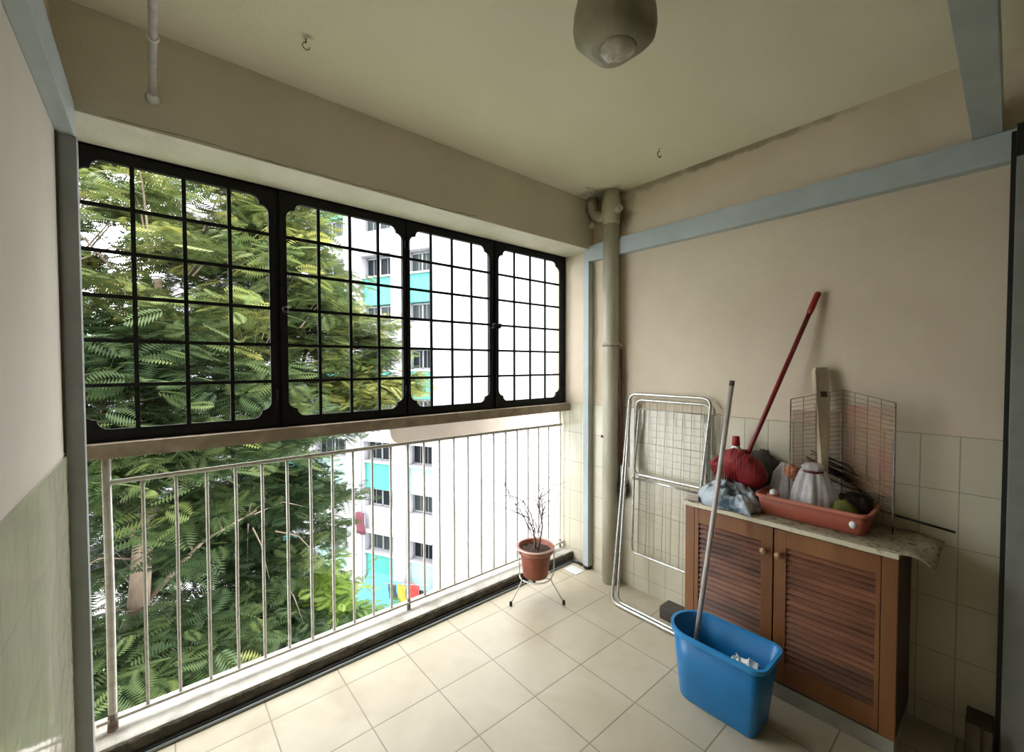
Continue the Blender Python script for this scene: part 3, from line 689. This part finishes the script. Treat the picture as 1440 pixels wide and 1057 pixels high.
for P in (A0, Bc, C0):
    MB().tube([(P.x + (.128 if P is not Bc else 0) * 0, P.y, zb - .012 + (.088 if P is not Bc else 0) * 0), (P.x, P.y, zb + .10)], .0032, 6).build('foot_wire', 'rusty_wire', wr_)
# weathered plank
pk = Matrix.Translation((2.285, .520, .99)) @ Matrix.Rotation(math.radians(-5), 4, 'X') @ Matrix.Rotation(math.radians(6), 4, 'Y') @ Matrix.Rotation(math.radians(38), 4, 'Z')
plk = MB()
prof2 = [(.012, -.21), (.024, -.21), (.026, .10), (.028, .20), (.029, .445), (.024, .46), (-.020, .46), (-.025, .445), (-.018, .20), (-.002, .05)]
plk.loft([[tuple(pk @ Vector((0, y, z))) for y, z in prof2], [tuple(pk @ Vector((.036, y, z))) for y, z in prof2]], smooth=False)
plank = plk.build('wooden_plank', 'pale_wood'); tag(plank, 'weathered pale wooden plank leaning on the wall above the tray', 'plank')
hole = MB().box((-.0015, -.012, .325), (.0, .014, .350), .0, pk).build('slot', 'timber_dark', plank)
# twig bundle and black tipped stick
tw = MB(); rr = random.Random(9)
for k in range(16):
    y0 = .62 - rr.uniform(0, .08); z0 = 1.03 + rr.uniform(-.05, .03)
    tw.tube([(2.335 + rr.uniform(-.02, .02), y0, z0), (2.34 + rr.uniform(-.015, .02), y0 - .13, z0 - .045 + rr.uniform(-.02, .02)), (2.345 + rr.uniform(-.02, .02), y0 - .24 + rr.uniform(-.01, .05), z0 - .10 + rr.uniform(-.03, .03))], [.003, .0025, .001], 5)
tag(tw.build('twig_bundle', 'dark_stuff'), 'bundle of dark twigs lying behind the tray against the wall', 'twigs')
sk = empty('thin_stick', (2.32, .3, .8), 'thin stick with a black end jutting out past the cabinet', 'stick')
MB().tube([(2.34, .62, .895), (2.345, .30, .832)], .004, 6).build('shaft', 'twig', sk)
MB().tube([(2.345, .30, .832), (2.345, .128, .812)], [.005, .0045], 6).build('black_end', 'black', sk)

# ------------------------------------------------------------------ broom, bottle, blue bag, packet on the cabinet's left
bx = 2.20
bm_ = empty('red_broom', (bx, .86, .93), 'red plastic broom standing head down on the cabinet, handle on the wall', 'broom')
hp = Vector((bx, .838, .985)); ht = Vector((2.362, .586, 1.795))
MB().tube([hp, hp.lerp(ht, .12), ht.lerp(hp, .12)], [.013, .0105, .0105], 12).build('handle', 'red_dark', bm_)
MB().tube([ht.lerp(hp, .125), ht.lerp(hp, .1), ht.lerp(hp, .01), ht], [.0115, .0135, .0135, .008], 12).build('handle_grip', 'red', bm_)
# fan shaped bristle head
outl = [(1.012, .955), (.985, .975), (.955, 1.000), (.925, 1.030), (.890, 1.045), (.850, 1.040), (.80, 1.020), (.760, .985), (.738, .945), (.742, .905), (.775, .872), (.815, .858), (.860, .872), (.905, .892), (.950, .915), (.985, .935)]
cy, cz = .868, .955
rings = []
for (s_, xo) in ((.30, -.062), (.62, -.055), (.86, -.038), (.97, -.018), (1.0, 0), (.97, .018), (.86, .038), (.62, .050), (.30, .055)):
    ring = []
    N_ = 96
    for k in range(N_):
        u = k / N_ * len(outl); i = int(u); f = u - i; a, c2 = outl[i % len(outl)], outl[(i + 1) % len(outl)]
        y = a[0] + (c2[0] - a[0]) * f; z = a[1] + (c2[1] - a[1]) * f
        bump_ = 1 + .018 * math.sin(k * 2.1) + .01 * math.sin(k * 5.3)
        ring.append((bx + xo + (1.0 - z) * .12, cy + (y - cy) * s_ * bump_, cz + (z - cz) * s_ * bump_))
    rings.append(ring)
MB().loft(rings).build('bristles', 'bristle', bm_)
bs = MB(); rr = random.Random(3)
for k in range(90):
    t = k / 89; y1 = 1.00 - .245 * t + rr.uniform(-.004, .004); z1 = .922 - .06 * math.sin(min(1, t * 1.15) * PI * .8) + rr.uniform(-.012, .008)
    y0 = .868 + (y1 - .868) * .45; z0 = 1.03 - .25 * abs(y0 - .868)
    xx = bx - .050 + .02 * abs(t - .5)
    bs.tube([(xx + .010, y0, z0), (xx - .008 + .006 * rr.random(), (y0 + y1) / 2, (z0 + z1) / 2 + .012), (xx + .022, y1, z1)], .0022, 4)
bs.build('bristle_strands', 'bristle', bm_)
MB().lathe([(.018, -.03), (.024, 0), (.018, .03), (.013, .05)], (bx - .002, .843, .995), 14).build('socket', 'red_dark', bm_)
bt = empty('squeeze_bottle', (2.30, .915, ZC), 'white bottle with a red cap behind the red broom head', 'bottle')
MB().lathe([(.0, 0), (.036, 0), (.040, .006), (.040, .19), (.034, .235), (.018, .262), (.016, .268), (0, .268)], (2.30, .918, ZC), 22).build('bottle_body', 'white_plastic', bt)
MB().lathe([(.017, .266), (.020, .268), (.017, .312), (.015, .315), (0, .315)], (2.30, .918, ZC), 18).build('cap', 'red', bt)
# blue grey crumpled bag: a heightfield heap draping over the front edge
rows = []
n1, n2 = 46, 34
bl = MB()
for i in range(n1):
    u = i / (n1 - 1); row = []
    for j in range(n2):
        v = j / (n2 - 1)
        y = 1.035 - .295 * u + .012 * math.sin(v * 7); x = 2.042 + .07 * max(0, 1 - u * 4.5) + .200 * v + .010 * math.sin(u * 11)
        e = max(0, math.sin(PI * min(1, max(0, u)))) ** .45 * max(0, math.sin(PI * v)) ** .45
        nz = noise.fractal(Vector((u * 5, v * 4, 2)), .8, 2.1, 4); rd = 1 - abs(noise.noise(Vector((u * 7 + 3, v * 6, 9)))) * 2.2
        h = e * (.055 + .050 * (1 - abs(u - .35)) + .022 * nz + .030 * rd * .6)
        row.append((x, y, ZC + .003 + max(h, 0)))
    rows.append(row)
bl.loft(rows, caps=False, closed_ring=False)
bg = bl.build('crumpled_bag', 'bag_blue'); md = bg.modifiers.new('th', 'SOLIDIFY'); md.thickness = .002
tag(bg, 'crumpled blue-grey plastic bag on the cabinet top below the broom', 'bag')
tag(MB().box((-.026, -.026, 0), (.026, .026, .022), .004, Matrix.Translation((2.085, 1.034, ZC + .001)) @ Matrix.Rotation(.3, 4, 'Z')).build('printed_packet', 'paper'), 'small packet with red print at the left end of the cabinet top', 'packet')

# ------------------------------------------------------------------ bucket with mop pole
bc = (1.832, .785, 0.0)
bk = empty('blue_bucket', bc, 'tall blue plastic bin on the floor in front of the cabinet', 'bucket')
RIMR = [.115, .115, .04, .04]   # corners: +x+y, -x+y, -x-y, +x-y ; far end (y+) is round
tub('bucket_body', bk, 'bucket', bc, (.226, .400), (.168, .330), .300, [.112, .112, .042, .042], [.07, .07, .026, .026], .003, 8)
rim_band('bucket_rim', bk, 'bucket_rim', bc, (.226, .400), [.112, .112, .042, .042], .300, .010, .016, .003, 8)
MB().box((-.001, -.03, -.005), (.001, .03, .005), 0, Matrix.Translation((bc[0] - .1125, bc[1] + .02, .272)) ).build('moulded_mark', 'bucket', bk)
mp_top = Vector((2.035, .832, 1.385)); mp_bot = Vector((1.80, .905, .012))
# keep the foot inside the bin
pole = empty('mop_pole', mp_bot, 'long thin metal pole standing in the blue bin', 'pole')
MB().tube([mp_bot, mp_bot.lerp(mp_top, .5), mp_bot.lerp(mp_top, .985)], .0108, 12).build('shaft', 'alu', pole)
MB().tube([mp_bot.lerp(mp_top, .983), mp_top], [.0115, .011], 12).build('end_cap', 'grey_rag', pole)
wm = MB(); rr = random.Random(21)
G = [[Vector((1.765 + .085 * i / 7, .628 + .10 * j / 7, .215 + .035 * rr.random() + .05 * max(0, 1 - abs(i - 3.2) / 3) * (1 - j / 9))) for j in range(8)] for i in range(8)]
G = [[p + Vector((rr.uniform(-.006, .006), rr.uniform(-.006, .006), 0)) for p in r_] for r_ in G]
wm.loft(G, caps=False, closed_ring=False, smooth=False)
wm.tube([(1.782, .66, .23), (1.775, .715, .262), (1.772, .73, .235)], [.004, .009, .005], 5)
lb = wm.build('plastic_wrapper', 'white_plastic'); md = lb.modifiers.new('t', 'SOLIDIFY'); md.thickness = .002
tag(lb, 'crumpled white plastic wrapper with dark print inside the blue bin', 'wrapper')
stand_w = lump('rubbish', (1.825, .74, .10), (.045, .09, .09), 'dark_stuff', 13, .15, 2, None, 3, flat_bottom=.088)
tag(stand_w, 'dark rubbish filling the bottom of the blue bin under the wrapper', 'rubbish')

# ------------------------------------------------------------------ outside
tag(MB().box((-14, 4, -9.0), (6.0, 16, -8.95)).build('floor_3', 'lawn'), 'green lawn below the trees', 'lawn', None, 'structure')
tag(MB().box((-30, 2.6, -9.3), (40, 60, -9.0)).build('floor_2', 'ground'), 'pale paved ground far below the balcony', 'ground', None, 'structure')
def frond_cloud(rn_, centres, nfr, L0, flat):
    """returns arrays of quads for many bipinnate leaves"""
    V = []; T = []
    for (c, cr, tone) in centres:
        nf = max(3, int(nfr * cr))
        for k in range(nf):
            az = rn_.uniform(0, 2 * PI); el = rn_.gauss(.05, flat)
            base = np.array(c) + np.array([rn_.gauss(0, .30 * cr), rn_.gauss(0, .30 * cr), rn_.gauss(0, .10 * cr)])
            d = np.array([math.cos(az) * math.cos(el), math.sin(az) * math.cos(el), math.sin(el)])
            side = np.array([-math.sin(az), math.cos(az), 0.0]); roll = rn_.gauss(0, .35)
            up = np.cross(d, side); side = side * math.cos(roll) + up * math.sin(roll); up = np.cross(d, side)
            if up[2] < 0: up = -up
            L = L0 * rn_.uniform(.65, 1.25); npn = 11; droop = rn_.uniform(.15, .6)
            tone_f = min(1, max(0, tone + rn_.gauss(0, .13)))
            for i in range(npn):
                t = (i + .7) / npn; p = base + d * L * t - np.array([0, 0, 1]) * droop * L * t * t * .6
                pl_ = L * .46 * math.sin(PI * (.12 + .80 * t)) ** .8; w = L * .085
                for sg in (-1, 1):
                    q = p + (side * sg * .92 + d * .35) * pl_ - np.array([0, 0, 1]) * pl_ * .18
                    m_ = (p + q) / 2
                    V += [p, m_ - d * w * .5 + up * .004, q, m_ + d * w * .5]
                    T.append(tone_f)
    return V, T
def tree(name, loc, label, cat, seed, crown, bark, leafm, trunk, limbs, nfr=52, L0=.31, group=None, flat=.25):
    """crown: list of (centre offset, radii, count, tone); trunk: list of (pt, r); limbs: list of lists"""
    rn_ = random.Random(seed); root = empty(name, loc, label, cat, group)
    tm = MB(); tm.tube([p for p, r in trunk], [r for p, r in trunk], 12)
    tm.build('trunk', bark, root)
    for lm in limbs:
        MB().tube([p for p, r in lm], [r for p, r in lm], 8).build('branch', bark, root)
    cs = []
    for (c, rad, cnt, tone) in crown:
        for k in range(cnt):
            while True:
                q = Vector((rn_.uniform(-1, 1), rn_.uniform(-1, 1), rn_.uniform(-1, 1)))
                if .15 < q.length < 1: break
            z = q.z
            pos = (c[0] + q.x * rad[0], c[1] + q.y * rad[1], c[2] + q.z * rad[2])
            if pos[1] < 4.6: continue
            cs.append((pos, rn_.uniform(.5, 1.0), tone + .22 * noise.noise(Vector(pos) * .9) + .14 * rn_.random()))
    tb = MB()
    joints = []
    for lm in [trunk] + list(limbs):
        for (p, r), (q, r2) in zip(lm, lm[1:]):
            joints += [tuple(Vector(p).lerp(Vector(q), t / 6)) for t in range(6)]
    joints = [j for j in joints if j[2] > -6]
    for i, (pos, cr, t) in enumerate(cs):
        if i % 2: continue
        P = Vector(pos); j = min((Vector(q) for q in joints), key=lambda q: (q - P).length)
        j = P + (j - P).normalized() * min((j - P).length, .9)
        mid = j.lerp(P, .5) + Vector((0, 0, .15)); tb.tube([j, mid, P], [.014, .009, .003], 5, caps=False)
    tb.build('twigs', bark, root)
    V, T = frond_cloud(rn_, cs, nfr, L0, flat)
    V = np.array(V, dtype=np.float32) - np.array(loc, dtype=np.float32); nq = len(T)
    me = D.meshes.new('foliage'); me.vertices.add(len(V)); me.vertices.foreach_set('co', V.ravel())
    me.loops.add(nq * 4); me.loops.foreach_set('vertex_index', np.arange(nq * 4, dtype=np.int32))
    me.polygons.add(nq); me.polygons.foreach_set('loop_start', np.arange(0, nq * 4, 4, dtype=np.int32))
    at = me.attributes.new('tint', 'FLOAT', 'FACE'); at.data.foreach_set('value', np.array(T, dtype=np.float32))
    me.materials.append(M[leafm]); me.update(); me.validate()
    o = D.objects.new('foliage', me); COL.objects.link(o); o.parent = root
    return root
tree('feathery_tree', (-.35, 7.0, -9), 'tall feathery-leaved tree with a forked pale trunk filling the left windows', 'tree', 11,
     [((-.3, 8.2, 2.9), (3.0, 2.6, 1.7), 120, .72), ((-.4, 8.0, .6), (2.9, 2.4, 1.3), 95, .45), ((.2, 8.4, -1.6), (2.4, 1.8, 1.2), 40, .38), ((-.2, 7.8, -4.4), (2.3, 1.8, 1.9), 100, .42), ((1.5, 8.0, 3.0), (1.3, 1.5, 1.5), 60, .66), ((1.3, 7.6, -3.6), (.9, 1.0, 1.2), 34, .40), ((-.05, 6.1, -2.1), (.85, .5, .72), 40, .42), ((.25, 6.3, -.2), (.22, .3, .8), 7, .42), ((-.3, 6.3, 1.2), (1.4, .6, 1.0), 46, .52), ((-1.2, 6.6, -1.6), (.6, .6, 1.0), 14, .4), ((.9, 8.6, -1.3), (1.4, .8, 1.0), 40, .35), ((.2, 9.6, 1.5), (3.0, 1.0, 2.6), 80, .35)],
     'tree_bark', 'leaf',
     [((-.5, 7.0, -9), .16), ((-.40, 7.0, -4), .13), ((-.22, 7.0, -2.0), .115), ((-.13, 7.0, -.75), .10), ((-.03, 7.0, -.1), .078), ((.06, 7.05, .8), .066), ((.08, 7.3, 2.6), .04)],
     [[((-.15, 7.0, -.85), .06), ((-.25, 7.0, -.35), .05), ((-.33, 7.1, .5), .04), ((-.9, 7.6, 2.2), .02)], [((-.04, 7.0, -.2), .045), ((.5, 7.3, .6), .03), ((1.3, 7.8, 1.6), .015)], [((-.2, 7.0, -1.6), .04), ((.5, 7.3, -1.0), .025), ((1.2, 7.6, -.8), .012)], [((0, 7.05, .9), .04), ((-.5, 7.6, 1.8), .025), ((-1.0, 8.4, 3.0), .015)]])
tree('feathery_tree', (2.0, 10.2, -9), 'second feathery tree with a dark thin trunk, spreading towards the apartment block', 'tree', 23,
     [((3.0, 9.6, 1.9), (1.5, 1.4, 1.0), 62, .70), ((2.6, 9.9, .5), (1.7, 1.5, .8), 46, .45), ((2.2, 9.6, -1.3), (1.3, 1.2, 1.1), 34, .40), ((3.5, 9.0, 1.0), (.9, .7, .45), 16, .80), ((4.1, 8.6, .95), (.8, .6, .30), 9, .88), ((2.3, 8.9, 2.6), (.8, .9, .6), 16, .80), ((2.0, 9.4, -3.4), (1.0, 1.2, 1.4), 30, .42)],
     'tree_bark_dark', 'leaf',
     [((1.75, 10.2, -9), .13), ((1.85, 10.2, -4.0), .11), ((1.9, 10.1, -2.0), .09), ((2.2, 10.0, .3), .06), ((2.6, 9.9, 2.0), .03)],
     [[((2.0, 10.1, -1.4), .05), ((2.8, 9.8, .2), .035), ((3.6, 9.4, 1.0), .02), ((4.4, 8.9, .9), .01)], [((1.9, 10.1, -2.4), .05), ((2.4, 9.8, -1.4), .03), ((2.9, 9.6, -.8), .015)]])
tree('leafy_bush', (2.7, 8.6, -9), 'bright green tree top low down beside the white block', 'tree', 31,
     [((2.6, 8.4, -4.3), (.75, .9, 1.5), 52, .55), ((2.35, 8.2, -2.7), (.45, .5, .5), 12, .75)], 'tree_bark_dark', 'leaf_lime',
     [((2.6, 8.6, -9), .10), ((2.6, 8.5, -6), .07), ((2.6, 8.4, -3.4), .03)], [], nfr=45, L0=.28)
tree('leafy_bush', (.8, 8.8, -9), 'green shrubby tree top at the foot of the forked tree', 'tree', 37,
     [((.7, 8.6, -5.6), (1.9, 1.2, 1.2), 70, .40), ((1.3, 8.9, -3.6), (1.0, .8, 1.2), 50, .38)], 'tree_bark_dark', 'leaf',
     [((.8, 8.8, -9), .10), ((.8, 8.7, -7), .07), ((.8, 8.6, -5), .03)], [], nfr=48, L0=.31)

# --- apartment block: local x runs along the facade to the left, local y points out of it
K = Vector((6.36, 11.0, 0))
ang = math.atan2(.8988, -.4384)
bd = empty('apartment_block', K, 'white apartment block with teal panels and a blank gable wall beyond the railing', 'building', None, None, ang)
def P(mb, name, m, parent=bd):
    """geometry already in the block's local frame"""
    bmesh.ops.recalc_face_normals(mb.bm, faces=mb.bm.faces)
    me = D.meshes.new(name); mb.bm.to_mesh(me); mb.bm.free(); me.materials.append(M[m])
    o = D.objects.new(name, me); COL.objects.link(o); o.parent = parent; return o
# local frame: x=(cos ang, sin ang) ; y = (-sin ang, cos ang) = (-.8988,-.4384) -> outward normal
P(MB().box((0, -30, -9), (.14, 0, 12)).box((.14, -30, -9), (14, -.28, 12)), 'wall', 'wall_white')
for s0, s1 in ((1.0, 1.6), (2.75, 3.5), (4.9, 5.5), (7.0, 7.6), (9.2, 9.8)):
    P(MB().box((s0, -.28, -9), (s1, .02, 12)), 'column', 'wall_white')
    P(MB().box((s0 + .08, .02, -9), (s0 + .14, .05, 12)), 'downpipe', 'wall_col')
bays = [(.14, 1.0), (1.6, 2.75), (3.5, 4.9), (5.5, 7.0), (7.6, 9.2)]
def winpart(a, b_, z0, z1, g):
    f = P(MB().box((a, -.27, z0), (b_, -.20, z0 + .05)).box((a, -.27, z1 - .05), (b_, -.20, z1)).box((a, -.27, z0), (a + .04, -.20, z1)).box((b_ - .04, -.27, z0), (b_, -.20, z1)).box(((a + b_) / 2 - .025, -.27, z0), ((a + b_) / 2 + .025, -.20, z1)), 'window', 'frame_w')
    mb = MB().box((a + .02, -.262, z0 + .02), (b_ - .02, -.235, z1 - .02))
    P(mb, 'window_glass', g, f)
    gb = MB(); n = max(3, int((b_ - a) / .26))
    for k in range(1, n): x = a + (b_ - a) * k / n; gb.box((x - .008, -.232, z0 + .03), (x + .008, -.222, z1 - .03))
    P(gb, 'window_bars', 'frame_w', f)
for bi, (a, b_) in enumerate(bays):
    for k in range(-2, 5):
        zt = 1.95 - 2.93 * k
        if zt < -8: continue
        winpart(a + .02, b_ - .02, zt - .62, zt, 'dark_glass' if (k + bi) % 2 == 0 or k == 1 else 'grey_glass')
        sp = 'teal' if (bi % 2 == 1 or k <= 0) else 'pale_teal'
        P(MB().box((a, -.28, zt - 1.52), (b_, -.06, zt - .64)), 'spandrel_panel', sp)
        P(MB().box((a, -.28, zt - .67), (b_, .04, zt - .62)), 'ledge', 'wall_white')
        winpart(a + .02, b_ - .02, zt - 2.10, zt - 1.54, 'dark_glass' if k == 1 and bi == 1 else 'grey_glass')
        P(MB().box((a, -.28, zt - 2.93 + .10), (b_, -.02, zt - 2.12)), 'parapet', 'wall_white')
        P(MB().box((a - .02, -.28, zt - 2.93 + .02), (b_ + .02, .10, zt - 2.93 + .10)), 'ledge', 'wall_white')
# awning low down and laundry
aw = P(MB().loft([[(1.15, -.1, -5.15), (1.15, -.1, -5.20), (2.6, -.1, -5.20), (2.6, -.1, -5.15)], [(.95, .75, -6.25), (.95, .75, -6.30), (2.8, .75, -6.30), (2.8, .75, -6.25)]], smooth=False), 'awning', 'cyan')
# laundry poles hang clothes outside the lowest bay: things of their own
def loc2w(x, y, z): return Matrix.Translation(K) @ Matrix.Rotation(ang, 4, 'Z') @ Vector((x, y, z))
def garment(name, x0, y, z0, w, h, m, label, cat):
    rows = []
    for i in range(9):
        t = i / 8; rows.append([tuple(loc2w(x0 + w * t, y + .03 * math.sin(7 * t + j), z0 - h * j / 5 - .04 * abs(t - .5))) for j in range(6)])
    o = MB().loft(rows, caps=False, closed_ring=False).build(name, m); md = o.modifiers.new('t', 'SOLIDIFY'); md.thickness = .02
    return tag(o, label, cat)
tag(MB().tube([loc2w(.05, .36, -4.95), loc2w(1.7, .36, -5.25)], .02, 6).build('laundry_pole', 'frame_w'), 'laundry pole with coloured washing outside the apartment block', 'pole')
garment('hanging_shirt', .35, .36, -5.02, .42, .75, 'cloth_red', 'red shirt hanging on the laundry pole', 'shirt')
garment('hanging_shirt', .84, .36, -5.12, .30, .55, 'cloth_yellow', 'yellow shirt hanging on the laundry pole', 'shirt')
garment('hanging_cloth', 1.2, .36, -5.18, .28, .45, 'cloth_black', 'black cloth hanging at the end of the laundry pole', 'cloth')
garment('hanging_cloth', 2.62, .14, -3.25, .35, .70, 'cloth_maroon', 'maroon cloth hanging on the white block below its teal panels', 'cloth')
# second block far behind the trees
b2 = empty('apartment_block', (2, 34, 0), 'distant white apartment block glimpsed through the tree leaves', 'building', None, None, 0)
P(MB().box((-22, 0, -9), (9, 8, 1.5)), 'wall', 'wall_white', b2)
for k in range(4):
    for j in range(9):
        x = -20 + 3.1 * j; P(MB().box((x, -.06, -7.6 + 2.4 * k), (x + 1.6, .02, -6.5 + 2.4 * k)), 'window', 'grey_glass', b2)

# ------------------------------------------------------------------ light: overcast sky
w = D.worlds.new('overcast_sky'); SC.world = w; w.use_nodes = True
nt = w.node_tree; bgn = nt.nodes['Background']
tcw = nt.nodes.new('ShaderNodeTexCoord'); sp_ = nt.nodes.new('ShaderNodeSeparateXYZ'); nt.links.new(tcw.outputs['Generated'], sp_.inputs[0])
rw = nt.nodes.new('ShaderNodeValToRGB'); rw.color_ramp.elements[0].position = .0; rw.color_ramp.elements[1].position = 1
rw.color_ramp.elements[0].color = (.84, .88, .93, 1); rw.color_ramp.elements[1].color = (1, 1, 1, 1)
nt.links.new(sp_.outputs['Z'], rw.inputs['Fac']); nt.links.new(rw.outputs['Color'], bgn.inputs['Color'])
bgn.inputs['Strength'].default_value = 11.0

SC.view_settings.view_transform = 'Standard'; SC.view_settings.look = 'None'; SC.view_settings.gamma = 1
SC.view_settings.use_curve_mapping = False; SC.view_settings.exposure = 0.0
SC.cycles.max_bounces = 10; SC.cycles.diffuse_bounces = 7; SC.cycles.transparent_max_bounces = 12
SC.cycles.use_denoising = True

# ------------------------------------------------------------------ camera
cam = D.cameras.new('camera'); co = D.objects.new('camera', cam); COL.objects.link(co)
cam.sensor_width = 36; cam.lens = 596.2 / 1440 * 36; cam.clip_start = .02; cam.clip_end = 300
yaw, pitch, roll = math.radians(49.70), math.radians(-1.50), math.radians(-.118)
f = Vector((math.cos(yaw) * math.cos(pitch), math.sin(yaw) * math.cos(pitch), math.sin(pitch)))
r0 = Vector((math.sin(yaw), -math.cos(yaw), 0)); u0 = r0.cross(f)
r1 = r0 * math.cos(roll) + u0 * math.sin(roll); u1 = -r0 * math.sin(roll) + u0 * math.cos(roll)
co.matrix_world = Matrix(((r1.x, u1.x, -f.x, 0), (r1.y, u1.y, -f.y, 0), (r1.z, u1.z, -f.z, 1.46), (0, 0, 0, 1)))
SC.camera = co
